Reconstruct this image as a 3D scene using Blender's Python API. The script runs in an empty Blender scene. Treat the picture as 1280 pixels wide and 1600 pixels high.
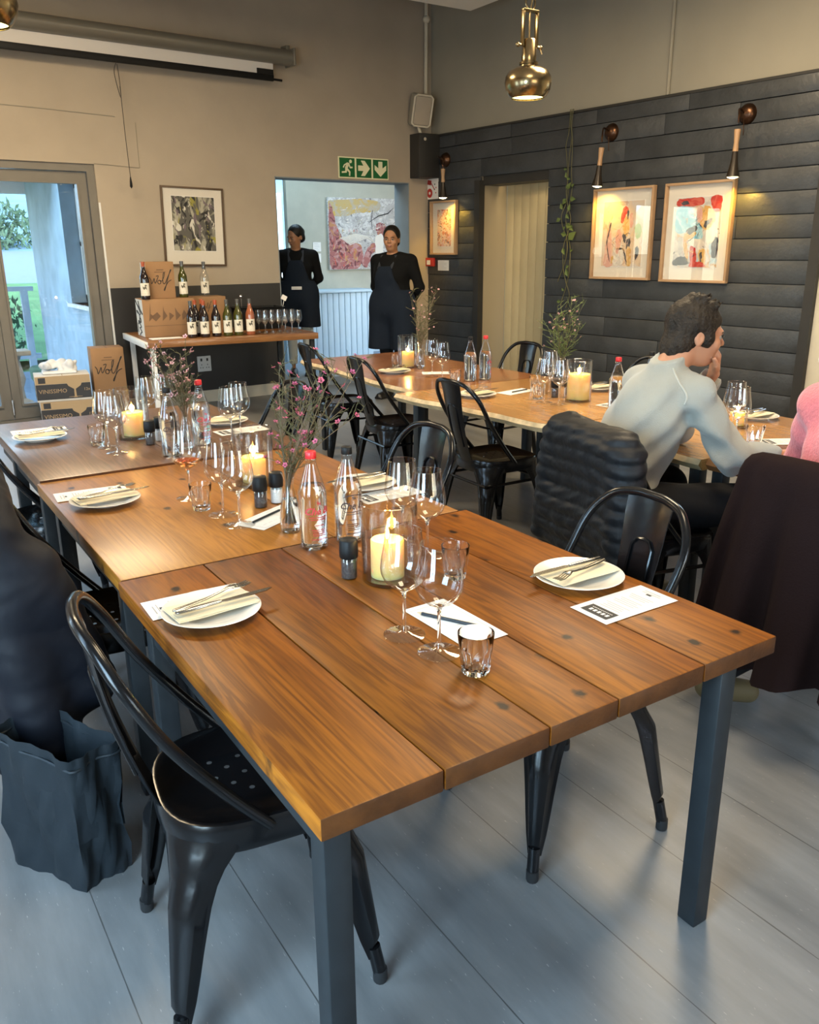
import bpy, bmesh, math, random
import numpy as np
from mathutils import Vector, Matrix, Euler, noise
PI = math.pi
S = bpy.context.scene
COL = S.collection
random.seed(7)
RNG = np.random.default_rng(11)

# ------------------------------------------------------------------ camera
cam = bpy.data.objects.new('camera', bpy.data.cameras.new('camera'))
COL.objects.link(cam)
PITCH, YAW, ROLL, EYE = 0.303498, 0.574998, -0.008088, 1.630
_f = Vector((math.sin(YAW)*math.cos(PITCH), math.cos(YAW)*math.cos(PITCH), -math.sin(PITCH)))
_r = Vector((math.cos(YAW), -math.sin(YAW), 0)); _u = _r.cross(_f)
_R = math.cos(ROLL)*_r + math.sin(ROLL)*_u; _U = -math.sin(ROLL)*_r + math.cos(ROLL)*_u
cam.matrix_world = Matrix(((_R.x, _U.x, -_f.x, 0), (_R.y, _U.y, -_f.y, 0), (_R.z, _U.z, -_f.z, EYE), (0, 0, 0, 1)))
cam.data.sensor_fit = 'VERTICAL'; cam.data.sensor_height = 36; cam.data.lens = 36*1309/1600
cam.data.clip_start = 0.05; cam.data.clip_end = 300
S.camera = cam

# ------------------------------------------------------------------ world, daylight, exposure
S.view_settings.view_transform = 'Standard'; S.view_settings.look = 'None'
S.view_settings.gamma = 1; S.view_settings.use_curve_mapping = False
S.view_settings.exposure = 0.0
W = bpy.data.worlds.new('sky'); S.world = W; W.use_nodes = True
nt = W.node_tree; nt.nodes.clear()
bg = nt.nodes.new('ShaderNodeBackground'); wo = nt.nodes.new('ShaderNodeOutputWorld')
sky = nt.nodes.new('ShaderNodeTexSky'); sky.sky_type = 'NISHITA'; sky.sun_disc = False
sky.sun_elevation = math.radians(35); sky.sun_rotation = math.radians(200)
nt.links.new(sky.outputs[0], bg.inputs[0]); nt.links.new(bg.outputs[0], wo.inputs[0])
bg.inputs[1].default_value = 1.3

def area(name, loc, target, size, power, color, spread=None):
    l = bpy.data.lights.new(name, 'AREA'); l.shape = 'RECTANGLE'; l.size, l.size_y = size
    l.energy = power; l.color = color
    if spread: l.spread = spread
    o = bpy.data.objects.new(name, l); COL.objects.link(o); o.location = loc
    o.rotation_euler = (Vector(target)-Vector(loc)).to_track_quat('-Z', 'Y').to_euler()
    return o
DAY = (0.50, 0.76, 1.0)
WARM = (1.0, 0.70, 0.36)
# daylight through the tall windows of the wall beside and behind the camera
area('window_daylight_rear', (-1.35, 0.3, 1.45), (1.2, 0.6, 0.3), (1.3, 1.9), 165, (0.50, 0.77, 1.0))
area('window_daylight_middle', (-1.35, 2.6, 1.45), (1.2, 2.9, 0.4), (1.1, 1.9), 40, DAY)
area('window_daylight_front', (-1.35, 5.0, 1.45), (1.2, 5.2, 0.4), (1.1, 1.9), 34, DAY)
area('window_daylight_back', (2.6, -2.35, 1.6), (2.6, 2.0, 0.5), (2.6, 1.7), 26, (0.95, 0.95, 0.95))
# daylight in the hall behind the doorway, and added fills for door and passage
area('door_fill_light', (0.9, 10.7, 2.54), (1.5, 8.6, 0.0), (2.2, 1.6), 75, DAY)  # helper lamp added under the verandah roof to boost light at the door
area('hall_daylight', (5.2, 10.5, 3.42), (6.3, 11.0, 0.6), (1.8, 1.0), 85, (0.55, 0.8, 1.0))
area('passage_fill_light', (6.88, 7.75, 2.58), (6.90, 7.8, 0.0), (0.09, 1.0), 16, (1.0, 0.78, 0.42))  # added lamp that brightens the passage boards, no fitting behind it
# warm fill lights added below the soffit to brighten tables and walls
area('ceiling_fill_near', (1.9, 1.6, 3.98), (1.9, 1.6, 0), (1.2, 1.2), 85, (1.0, 0.79, 0.51))
area('ceiling_fill_middle', (4.6, 3.9, 3.98), (4.6, 3.9, 0), (1.2, 1.2), 165, (1.0, 0.79, 0.51))
area('ceiling_fill_far', (1.0, 6.4, 3.98), (1.0, 6.4, 0), (1.2, 1.2), 175, (1.0, 0.79, 0.51))

# ------------------------------------------------------------------ materials
MATS = {}
def nodes_of(name):
    m = bpy.data.materials.new(name); m.use_nodes = True; n = m.node_tree; MATS[name] = m
    return m, n, n.nodes['Principled BSDF']
def plain(name, col, rough=0.5, metal=0.0, spec=None, bump=0.0, bscale=40, var=0.0, vscale=6, coat=0.0, sheen=0.0, sss=0.0):
    m, n, b = nodes_of(name)
    b.inputs['Base Color'].default_value = (*col, 1); b.inputs['Roughness'].default_value = rough
    b.inputs['Metallic'].default_value = metal
    if spec is not None: b.inputs['Specular IOR Level'].default_value = spec
    if coat: b.inputs['Coat Weight'].default_value = coat; b.inputs['Coat Roughness'].default_value = 0.08
    if sheen: b.inputs['Sheen Weight'].default_value = sheen
    if sss:
        b.inputs['Subsurface Weight'].default_value = sss; b.inputs['Subsurface Radius'].default_value = (0.05, 0.025, 0.007) if name == 'wax' else (0.012, 0.005, 0.003); b.inputs['Subsurface Scale'].default_value = 1.0
    if var or bump:
        tc = n.nodes.new('ShaderNodeTexCoord')
    if var:
        t = n.nodes.new('ShaderNodeTexNoise'); t.inputs['Scale'].default_value = vscale; t.inputs['Detail'].default_value = 4
        n.links.new(tc.outputs['Object'], t.inputs['Vector'])
        r = n.nodes.new('ShaderNodeMapRange'); r.inputs[1].default_value = 0.3; r.inputs[2].default_value = 0.7
        r.inputs[3].default_value = 1-var; r.inputs[4].default_value = 1+var
        n.links.new(t.outputs['Fac'], r.inputs[0])
        x = n.nodes.new('ShaderNodeMix'); x.data_type = 'RGBA'; x.blend_type = 'MULTIPLY'; x.inputs[0].default_value = 1
        x.inputs[6].default_value = (*col, 1); n.links.new(r.outputs[0], x.inputs[7]); n.links.new(x.outputs[2], b.inputs['Base Color'])
    if bump:
        t = n.nodes.new('ShaderNodeTexNoise'); t.inputs['Scale'].default_value = bscale; t.inputs['Detail'].default_value = 3
        n.links.new(tc.outputs['Object'], t.inputs['Vector'])
        bp = n.nodes.new('ShaderNodeBump'); bp.inputs['Strength'].default_value = bump; bp.inputs['Distance'].default_value = 0.01
        n.links.new(t.outputs['Fac'], bp.inputs['Height']); n.links.new(bp.outputs[0], b.inputs['Normal'])
    return m
def emit(name, col, strength):
    m, n, b = nodes_of(name); b.inputs['Base Color'].default_value = (*col, 1)
    b.inputs['Emission Color'].default_value = (*col, 1); b.inputs['Emission Strength'].default_value = strength
    return m
def thin_glass(name, tint=(0.97, 0.98, 0.98), f0=0.085, power=3.2, gain=1.0):
    m, n, b = nodes_of(name); n.nodes.remove(b)
    out = n.nodes['Material Output']; mx = n.nodes.new('ShaderNodeMixShader')
    tr = n.nodes.new('ShaderNodeBsdfTransparent'); tr.inputs[0].default_value = (*tint, 1)
    gl = n.nodes.new('ShaderNodeBsdfGlossy'); gl.inputs['Roughness'].default_value = 0.01
    lw = n.nodes.new('ShaderNodeLayerWeight'); lw.inputs[0].default_value = 0.5
    p = n.nodes.new('ShaderNodeMath'); p.operation = 'POWER'; p.inputs[1].default_value = power
    a = n.nodes.new('ShaderNodeMath'); a.operation = 'MULTIPLY_ADD'; a.inputs[1].default_value = gain; a.inputs[2].default_value = f0; a.use_clamp = True
    n.links.new(lw.outputs['Facing'], p.inputs[0]); n.links.new(p.outputs[0], a.inputs[0]); n.links.new(a.outputs[0], mx.inputs[0])
    n.links.new(tr.outputs[0], mx.inputs[1]); n.links.new(gl.outputs[0], mx.inputs[2]); n.links.new(mx.outputs[0], out.inputs[0])
    return m
def solid_glass(name, col=(1, 1, 1), ior=1.45, rough=0.0):
    m, n, b = nodes_of(name)
    b.inputs['Base Color'].default_value = (*col, 1); b.inputs['Transmission Weight'].default_value = 1
    b.inputs['IOR'].default_value = ior; b.inputs['Roughness'].default_value = rough
    return m
def wood(name, c1, c2, dark, rough=0.3, coat=0.35, spec=0.5, along=1, scale=1.0, pvar=0.28, knots=True):
    """planked wood: grain stretched along one object axis, tone shift per plank, knots"""
    m, n, b = nodes_of(name); N = n.nodes.new; L = n.links.new
    tc = N('ShaderNodeTexCoord'); geo = N('ShaderNodeNewGeometry')
    off = N('ShaderNodeCombineXYZ'); mul = N('ShaderNodeMath'); mul.operation = 'MULTIPLY'; mul.inputs[1].default_value = 37.0
    L(geo.outputs['Random Per Island'], mul.inputs[0]); [L(mul.outputs[0], off.inputs[i]) for i in range(3)]
    add = N('ShaderNodeVectorMath'); add.operation = 'ADD'; L(tc.outputs['Object'], add.inputs[0]); L(off.outputs[0], add.inputs[1])
    mp = N('ShaderNodeMapping'); sc = [13*scale, 13*scale, 13*scale]; sc[along] = 1.1*scale; mp.inputs['Scale'].default_value = sc
    L(add.outputs[0], mp.inputs[0])
    n1 = N('ShaderNodeTexNoise'); n1.inputs['Scale'].default_value = 1.0; n1.inputs['Detail'].default_value = 5; n1.inputs['Distortion'].default_value = 0.8; L(mp.outputs[0], n1.inputs['Vector'])
    wv = N('ShaderNodeMath'); wv.operation = 'MULTIPLY'; wv.inputs[1].default_value = 46; L(n1.outputs['Fac'], wv.inputs[0])
    sn = N('ShaderNodeMath'); sn.operation = 'SINE'; L(wv.outputs[0], sn.inputs[0])
    mp2 = N('ShaderNodeMapping'); s2 = [170*scale, 170*scale, 170*scale]; s2[along] = 5*scale; mp2.inputs['Scale'].default_value = s2; L(add.outputs[0], mp2.inputs[0])
    n2 = N('ShaderNodeTexNoise'); n2.inputs['Scale'].default_value = 1; n2.inputs['Detail'].default_value = 3; L(mp2.outputs[0], n2.inputs['Vector'])
    g = N('ShaderNodeMath'); g.operation = 'MULTIPLY_ADD'; g.inputs[1].default_value = 0.16; g.inputs[2].default_value = 0.0; L(sn.outputs[0], g.inputs[0])
    g2 = N('ShaderNodeMath'); g2.operation = 'MULTIPLY_ADD'; g2.inputs[1].default_value = 0.7; L(n2.outputs['Fac'], g2.inputs[0]); L(g.outputs[0], g2.inputs[2])
    mp3 = N('ShaderNodeMapping'); s3 = [3.2, 3.2, 3.2]; s3[along] = 1.6; mp3.inputs['Scale'].default_value = s3; L(add.outputs[0], mp3.inputs[0])
    n3 = N('ShaderNodeTexNoise'); n3.inputs['Scale'].default_value = 1; n3.inputs['Detail'].default_value = 3; L(mp3.outputs[0], n3.inputs['Vector'])
    g3 = N('ShaderNodeMath'); g3.operation = 'MULTIPLY_ADD'; g3.inputs[1].default_value = 1.1; L(n3.outputs['Fac'], g3.inputs[0]); L(g2.outputs[0], g3.inputs[2])
    rp = N('ShaderNodeMapRange'); rp.inputs[1].default_value = 0.55; rp.inputs[2].default_value = 1.25; L(g3.outputs[0], rp.inputs[0])
    mx = N('ShaderNodeMix'); mx.data_type = 'RGBA'; mx.inputs[6].default_value = (*c1, 1); mx.inputs[7].default_value = (*c2, 1); L(rp.outputs[0], mx.inputs[0])
    pv = N('ShaderNodeMapRange'); pv.inputs[3].default_value = 1-pvar; pv.inputs[4].default_value = 1+pvar; L(geo.outputs['Random Per Island'], pv.inputs[0])
    m2 = N('ShaderNodeMix'); m2.data_type = 'RGBA'; m2.blend_type = 'MULTIPLY'; m2.inputs[0].default_value = 1; L(mx.outputs[2], m2.inputs[6]); L(pv.outputs[0], m2.inputs[7])
    last = m2.outputs[2]
    if knots:
        mk = N('ShaderNodeMapping'); s4 = [5.5, 5.5, 0.01]; s4[along] = 3.6; mk.inputs['Scale'].default_value = s4; L(add.outputs[0], mk.inputs[0])
        vo = N('ShaderNodeTexVoronoi'); vo.voronoi_dimensions = '2D'; vo.inputs['Scale'].default_value = 1; L(mk.outputs[0], vo.inputs['Vector'])
        nk = N('ShaderNodeTexNoise'); nk.inputs['Scale'].default_value = 34; L(add.outputs[0], nk.inputs['Vector'])
        ad = N('ShaderNodeMath'); ad.operation = 'MULTIPLY_ADD'; ad.inputs[1].default_value = 0.14; L(nk.outputs['Fac'], ad.inputs[0]); L(vo.outputs['Distance'], ad.inputs[2])
        kr = N('ShaderNodeMapRange'); kr.inputs[1].default_value = 0.10; kr.inputs[2].default_value = 0.155; kr.inputs[3].default_value = 1.0; kr.inputs[4].default_value = 0.0; L(ad.outputs[0], kr.inputs[0])
        sx = N('ShaderNodeSeparateColor'); L(vo.outputs['Color'], sx.inputs[0]); gt = N('ShaderNodeMath'); gt.operation = 'GREATER_THAN'; gt.inputs[1].default_value = 0.45; L(sx.outputs[0], gt.inputs[0])
        km = N('ShaderNodeMath'); km.operation = 'MULTIPLY'; L(kr.outputs[0], km.inputs[0]); L(gt.outputs[0], km.inputs[1]); kr = km
        m3 = N('ShaderNodeMix'); m3.data_type = 'RGBA'; L(kr.outputs[0], m3.inputs[0]); L(last, m3.inputs[6]); m3.inputs[7].default_value = (*dark, 1); last = m3.outputs[2]
    L(last, b.inputs['Base Color'])
    rr = N('ShaderNodeMapRange'); rr.inputs[3].default_value = rough-0.06; rr.inputs[4].default_value = rough+0.12; L(n3.outputs['Fac'], rr.inputs[0]); L(rr.outputs[0], b.inputs['Roughness'])
    b.inputs['Coat Weight'].default_value = coat; b.inputs['Coat Roughness'].default_value = 0.16; b.inputs['Specular IOR Level'].default_value = spec
    bp = N('ShaderNodeBump'); bp.inputs['Strength'].default_value = 0.12; bp.inputs['Distance'].default_value = 0.002; L(g2.outputs[0], bp.inputs['Height']); L(bp.outputs[0], b.inputs['Normal'])
    return m
def painting(name, base, layers, seed=0.0, scale=9.0, stretch=(1, 1, 1), rough=0.6):
    """abstract brushwork: colours laid over each other through distorted noise masks in object space"""
    m, n, b = nodes_of(name); N = n.nodes.new; L = n.links.new
    tc = N('ShaderNodeTexCoord'); mp = N('ShaderNodeMapping'); mp.inputs['Location'].default_value = (seed, seed*1.7, seed*0.6); mp.inputs['Scale'].default_value = stretch
    L(tc.outputs['Object'], mp.inputs[0]); cur = None
    for i, (col, lo, hi, s) in enumerate(layers):
        t = N('ShaderNodeTexNoise'); t.inputs['Scale'].default_value = scale*s; t.inputs['Detail'].default_value = 3; t.inputs['Distortion'].default_value = 1.6
        o = N('ShaderNodeVectorMath'); o.operation = 'ADD'; o.inputs[1].default_value = (i*5.3, i*2.1, i*7.7); L(mp.outputs[0], o.inputs[0]); L(o.outputs[0], t.inputs['Vector'])
        r = N('ShaderNodeMapRange'); r.inputs[1].default_value = lo; r.inputs[2].default_value = hi; L(t.outputs['Fac'], r.inputs[0])
        x = N('ShaderNodeMix'); x.data_type = 'RGBA'; L(r.outputs[0], x.inputs[0]); x.inputs[7].default_value = (*col, 1)
        if cur is None: x.inputs[6].default_value = (*base, 1)
        else: L(cur, x.inputs[6])
        cur = x.outputs[2]
    L(cur, b.inputs['Base Color']); b.inputs['Roughness'].default_value = rough
    return m

# ------------------------------------------------------------------ mesh helpers
class MB:
    def __init__(s): s.v = []; s.f = []; s.m = []; s.sm = []
    def add(s, verts, faces, m=0, smooth=False, M=None):
        o = len(s.v)
        s.v += [tuple(M @ Vector(p)) if M is not None else tuple(p) for p in verts]
        for f in faces: s.f.append([i+o for i in f]); s.m.append(m); s.sm.append(smooth)
        return s
    def box(s, c, d, m=0, M=None, bev=0.0, rot=None):
        x, y, z = d[0]/2, d[1]/2, d[2]/2
        T = Matrix.Translation(c) @ (Euler(rot).to_matrix().to_4x4() if rot else Matrix())
        if M is not None: T = M @ T
        if bev <= 0:
            vs = [(sx*x, sy*y, sz*z) for sz in (-1, 1) for sy in (-1, 1) for sx in (-1, 1)]
            return s.add(vs, [(0, 2, 3, 1), (4, 5, 7, 6), (0, 1, 5, 4), (2, 6, 7, 3), (0, 4, 6, 2), (1, 3, 7, 5)], m, False, T)
        bm = bmesh.new(); bmesh.ops.create_cube(bm, size=1); bmesh.ops.scale(bm, vec=d, verts=bm.verts)
        bmesh.ops.bevel(bm, geom=list(bm.edges), offset=bev, segments=2, profile=0.5, affect='EDGES')
        bm.verts.index_update()
        s.add([v.co.copy() for v in bm.verts], [[v.index for v in f.verts] for f in bm.faces], m, True, T); bm.free(); return s
    def lathe(s, prof, seg=28, m=0, c=(0, 0, 0), M=None, smooth=True, mats=None):
        vs = []; fs = []; ms = []; n = len(prof)
        for r, z in prof:
            for k in range(seg):
                a = 2*PI*k/seg; vs.append((c[0]+r*math.cos(a), c[1]+r*math.sin(a), c[2]+z))
        for i in range(n-1):
            for k in range(seg):
                k2 = (k+1) % seg
                fs.append((i*seg+k, i*seg+k2, (i+1)*seg+k2, (i+1)*seg+k)); ms.append(mats[i] if mats else m)
        o = len(s.v); s.add(vs, fs, m, smooth, M)
        if mats: s.m[-len(fs):] = ms
        return s
    def loft(s, rings, m=0, caps=True, smooth=True, M=None, closed=True):
        n = len(rings[0]); vs = [p for r in rings for p in r]; fs = []
        for i in range(len(rings)-1):
            for k in range(n if closed else n-1):
                k2 = (k+1) % n; fs.append((i*n+k, i*n+k2, (i+1)*n+k2, (i+1)*n+k))
        if caps and closed: fs.append(tuple(range(n))[::-1]); fs.append(tuple((len(rings)-1)*n+k for k in range(n)))
        return s.add(vs, fs, m, smooth, M)
    def tube(s, pts, r, seg=8, m=0, closed=False, M=None, flat=None, caps=True):
        P = [Vector(p) for p in pts]; n = len(P); rings = []; up = None
        for i in range(n):
            a = P[i-1] if (i > 0 or closed) else P[i]; b = P[(i+1) % n] if (i < n-1 or closed) else P[i]
            t = (b-a).normalized() if (b-a).length > 1e-9 else Vector((0, 0, 1))
            if up is None:
                up = Vector((0, 0, 1)) if abs(t.z) < 0.9 else Vector((1, 0, 0))
            x = t.cross(up)
            if x.length < 1e-6: x = t.orthogonal()
            x.normalize(); up = x.cross(t).normalized()
            rr = r[i] if isinstance(r, (list, tuple)) else r; q = flat or 1.0
            rings.append([P[i] + x*math.cos(2*PI*k/seg)*rr + up*math.sin(2*PI*k/seg)*rr*q for k in range(seg)])
        if closed: rings.append(rings[0])
        return s.loft(rings, m, caps and not closed, True, M)
    def sphere(s, c, r, m=0, seg=16, rings=10, M=None):
        if not isinstance(r, (tuple, list)): r = (r, r, r)
        R = [[(c[0]+r[0]*max(1e-4, math.sin(PI*i/rings))*math.cos(2*PI*k/seg), c[1]+r[1]*max(1e-4, math.sin(PI*i/rings))*math.sin(2*PI*k/seg), c[2]-r[2]*math.cos(PI*i/rings)) for k in range(seg)] for i in range(rings+1)]
        return s.loft(R, m, True, True, M)
    def grid(s, P, m=0, smooth=True, M=None):
        n, k = len(P), len(P[0])
        return s.add([p for r in P for p in r], [(i*k+j, i*k+j+1, (i+1)*k+j+1, (i+1)*k+j) for i in range(n-1) for j in range(k-1)], m, smooth, M)
    def slab(s, P, th, m=0, smooth=True, M=None):
        """a sheet of points made solid: thickness th along the local normal"""
        n, k = len(P), len(P[0]); A = [[Vector(p) for p in r] for r in P]; B = []
        for i in range(n):
            row = []
            for j in range(k):
                du = A[min(i+1, n-1)][j]-A[max(i-1, 0)][j]; dv = A[i][min(j+1, k-1)]-A[i][max(j-1, 0)]
                nn = du.cross(dv); nn = nn.normalized() if nn.length > 1e-9 else Vector((0, 0, 1)); row.append(A[i][j]-nn*th)
            B.append(row)
        vs = [p for r in A for p in r]+[p for r in B for p in r]; o = n*k; fs = []
        for i in range(n-1):
            for j in range(k-1):
                a, b, c, d = i*k+j, i*k+j+1, (i+1)*k+j+1, (i+1)*k+j; fs += [(a, d, c, b), (o+a, o+b, o+c, o+d)]
        for i in range(n-1):
            a, b = i*k, (i+1)*k; fs += [(a, o+a, o+b, b)]; a, b = i*k+k-1, (i+1)*k+k-1; fs += [(a, b, o+b, o+a)]
        for j in range(k-1):
            a, b = j, j+1; fs += [(a, b, o+b, o+a)]; a, b = (n-1)*k+j, (n-1)*k+j+1; fs += [(a, o+a, o+b, b)]
        return s.add(vs, fs, m, smooth, M)
    def poly(s, pts, th=0.0, m=0, M=None):
        """flat outline in local xy, extruded by th along +z"""
        n = len(pts); vs = [(p[0], p[1], th) for p in pts]
        if th <= 0: return s.add(vs, [tuple(range(n))], m, False, M)
        vs += [(p[0], p[1], 0) for p in pts]
        return s.add(vs, [tuple(range(n)), tuple(range(2*n-1, n-1, -1))]+[(i, n+i, n+(i+1) % n, (i+1) % n) for i in range(n)], m, False, M)
    def text(s, string, size, M, m=0, shear=0.0, align='CENTER', ext=0.0004, space=1.0, bold=0.0):
        cu = bpy.data.curves.new('lettering', 'FONT'); cu.body = string; cu.size = size; cu.shear = shear; cu.align_x = align; cu.align_y = 'CENTER'
        cu.extrude = ext; cu.offset = bold*size; cu.space_character = space; cu.resolution_u = 2
        ob = bpy.data.objects.new('lettering', cu); COL.objects.link(ob)
        me = bpy.data.meshes.new_from_object(ob.evaluated_get(bpy.context.evaluated_depsgraph_get()))
        s.add([v.co.copy() for v in me.vertices], [list(p.vertices) for p in me.polygons], m, False, M)
        bpy.data.objects.remove(ob); bpy.data.curves.remove(cu); bpy.data.meshes.remove(me); return s

def link(o, parent):
    COL.objects.link(o)
    if parent is not None: o.parent = parent
    return o
def obj(name, mb, mats, parent=None, loc=None, rot=None, sharp=40):
    me = bpy.data.meshes.new(name); me.from_pydata([tuple(v) for v in mb.v], [], mb.f)
    if not isinstance(mats, (list, tuple)): mats = [mats]
    for m in mats: me.materials.append(MATS[m] if isinstance(m, str) else m)
    me.polygons.foreach_set('material_index', mb.m); me.polygons.foreach_set('use_smooth', mb.sm)
    me.validate(); me.update()
    if any(mb.sm): me.set_sharp_from_angle(angle=math.radians(sharp))
    o = link(bpy.data.objects.new(name, me), parent)
    if loc: o.location = loc
    if rot: o.rotation_euler = rot
    return o
def struct(name, mb, mats, **k):
    o = obj(name, mb, mats, **k); o['kind'] = 'structure'; return o
def tag(o, label, cat, group=None, kind=None):
    o['label'] = label; o['category'] = cat
    if group: o['group'] = group
    if kind: o['kind'] = kind
    return o
def thing(name, label, cat, loc=(0, 0, 0), rz=0.0, group=None):
    o = bpy.data.objects.new(name, None); o.empty_display_size = 0.1; COL.objects.link(o)
    o.location = loc; o.rotation_euler = (0, 0, rz); return tag(o, label, cat, group)
def copy_tree(o, loc, rz, label, group=None):
    r = o.copy(); COL.objects.link(r); r.location = loc; r.rotation_euler = (0, 0, rz); r['label'] = label
    if group: r['group'] = group
    for ch in KIDS(o):
        c = ch.copy(); COL.objects.link(c); c.parent = r
        for g in KIDS(ch):
            d = g.copy(); COL.objects.link(d); d.parent = c
    return r
def KIDS(o): return [c for c in COL.objects if c.parent == o]
def catmull(P, n=6, closed=False):
    P = [Vector(p) for p in P]; out = []; L = len(P)
    for i in range(L if closed else L-1):
        a = P[i-1] if (i > 0 or closed) else P[i]; b = P[i]; c = P[(i+1) % L]; d = P[(i+2) % L] if (closed or i+2 < L) else P[i+1]
        for k in range(n):
            t = k/n; out.append(0.5*((2*b)+(c-a)*t+(2*a-5*b+4*c-d)*t*t+(3*b-a-3*c+d)*t**3))
    if not closed: out.append(P[-1])
    return out
def frame_M(origin, xdir, up=(0, 0, 1)):
    """local x along xdir, local y up, local z out (x cross y)"""
    x = Vector(xdir).normalized(); y = Vector(up).normalized(); z = x.cross(y).normalized(); y = z.cross(x)
    return Matrix(((x.x, y.x, z.x, origin[0]), (x.y, y.y, z.y, origin[1]), (x.z, y.z, z.z, origin[2]), (0, 0, 0, 1)))

# ------------------------------------------------------------------ smooth bodies: blended solids polygonised into one continuous surface
def field(prims, lo, hi, h, fn=None):
    lo = np.array(lo, float); n = np.ceil((np.array(hi)-lo)/h).astype(int)+1
    ax = [lo[i]+h*np.arange(n[i]) for i in range(3)]; D = np.full(n, 1.0, np.float32)
    for p in prims:
        k = p.get('k', 0.02); t = p['t']
        if t == 'c': a, b, ra, rb = np.array(p['a'], float), np.array(p['b'], float), p['ra'], p.get('rb', p['ra']); mn = np.minimum(a-ra, b-rb); mx = np.maximum(a+ra, b+rb)
        else: c = np.array(p['c'], float); q = max(p['r'])*1.05 if t == 'e' else float(np.linalg.norm(p['r']))+0.01; mn, mx = c-q, c+q
        pad = abs(k)+2.5*h; i0 = np.clip(np.floor((mn-pad-lo)/h).astype(int), 0, n-1); i1 = np.clip(np.ceil((mx+pad-lo)/h).astype(int)+1, 1, n)
        if (i1 <= i0).any(): continue
        sl = tuple(slice(i0[i], i1[i]) for i in range(3)); X, Y, Z = np.meshgrid(*[ax[i][sl[i]] for i in range(3)], indexing='ij')
        if t == 'c':
            ab = b-a; u = ((X-a[0])*ab[0]+(Y-a[1])*ab[1]+(Z-a[2])*ab[2])/max(ab@ab, 1e-9); u = np.clip(u, 0, 1)
            d = np.sqrt((X-a[0]-u*ab[0])**2+(Y-a[1]-u*ab[1])**2+(Z-a[2]-u*ab[2])**2)-(ra+(rb-ra)*u)
        else:
            R = np.array(Euler(p.get('rot', (0, 0, 0))).to_matrix()).T
            V = np.stack([X-c[0], Y-c[1], Z-c[2]]); V = np.tensordot(R, V, 1)
            if t == 'e':
                r = np.array(p['r'])[:, None, None, None]; l0 = np.sqrt(((V/r)**2).sum(0)); l1 = np.sqrt(((V/r**2)**2).sum(0)); d = l0*(l0-1)/np.maximum(l1, 1e-6)
            else:
                rd = p.get('rd', 0.01); q = np.abs(V)-(np.array(p['r'])-rd)[:, None, None, None]
                d = np.sqrt((np.maximum(q, 0)**2).sum(0))+np.minimum(q.max(0), 0)-rd
        if 'w' in p: d = d+p['w'](X, Y, Z)
        o = D[sl]
        if p.get('sub'):
            hh = np.clip(0.5-0.5*(o+d)/k, 0, 1); D[sl] = o*(1-hh)-d*hh+k*hh*(1-hh)
        else:
            hh = np.clip(0.5+0.5*(d-o)/k, 0, 1); D[sl] = d*(1-hh)+o*hh-k*hh*(1-hh)
    if fn: X, Y, Z = np.meshgrid(*ax, indexing='ij'); D = fn(D, X, Y, Z)
    return D, lo
def surface_net(D, lo, h):
    s = D < 0; n = D.shape; c = np.zeros(tuple(i-1 for i in n), np.int8)
    for dx in (0, 1):
        for dy in (0, 1):
            for dz in (0, 1): c += s[dx:n[0]-1+dx, dy:n[1]-1+dy, dz:n[2]-1+dz]
    cell = np.argwhere((c > 0) & (c < 8)); idx = np.full(c.shape, -1, np.int64); idx[tuple(cell.T)] = np.arange(len(cell))
    acc = np.zeros((len(cell), 3)); cnt = np.zeros(len(cell))
    cor = [(x, y, z) for x in (0, 1) for y in (0, 1) for z in (0, 1)]
    for a in range(8):
        for b in range(a+1, 8):
            A, B = np.array(cor[a]), np.array(cor[b])
            if abs(A-B).sum() != 1: continue
            da = D[tuple((cell+A).T)]; db = D[tuple((cell+B).T)]; m = (da < 0) != (db < 0); t = np.where(m, da/np.where(m, da-db, 1), 0)
            acc += m[:, None]*(A+(B-A)*t[:, None]); cnt += m
    V = lo+(cell+acc/cnt[:, None])*h; F = []
    for ax in range(3):
        o1, o2 = [(1, 2), (2, 0), (0, 1)][ax]; e = np.zeros(3, int); e[ax] = 1
        sl = [slice(1, n[i]-1) for i in range(3)]; sl[ax] = slice(0, n[ax]-1); s0 = s[tuple(sl)]
        sl2 = list(sl); sl2[ax] = slice(1, n[ax]); s1 = s[tuple(sl2)]
        P = np.argwhere(s0 != s1); off = np.ones(3, int); off[ax] = 0; P = P+off; inside = s[tuple(P.T)]
        u = np.zeros(3, int); u[o1] = 1; v = np.zeros(3, int); v[o2] = 1
        q = np.stack([idx[tuple((P-u-v).T)], idx[tuple((P-v).T)], idx[tuple(P.T)], idx[tuple((P-u).T)]], 1)
        q = np.where(inside[:, None], q, q[:, ::-1]); F.append(q)
    return V, np.concatenate(F)
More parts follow.
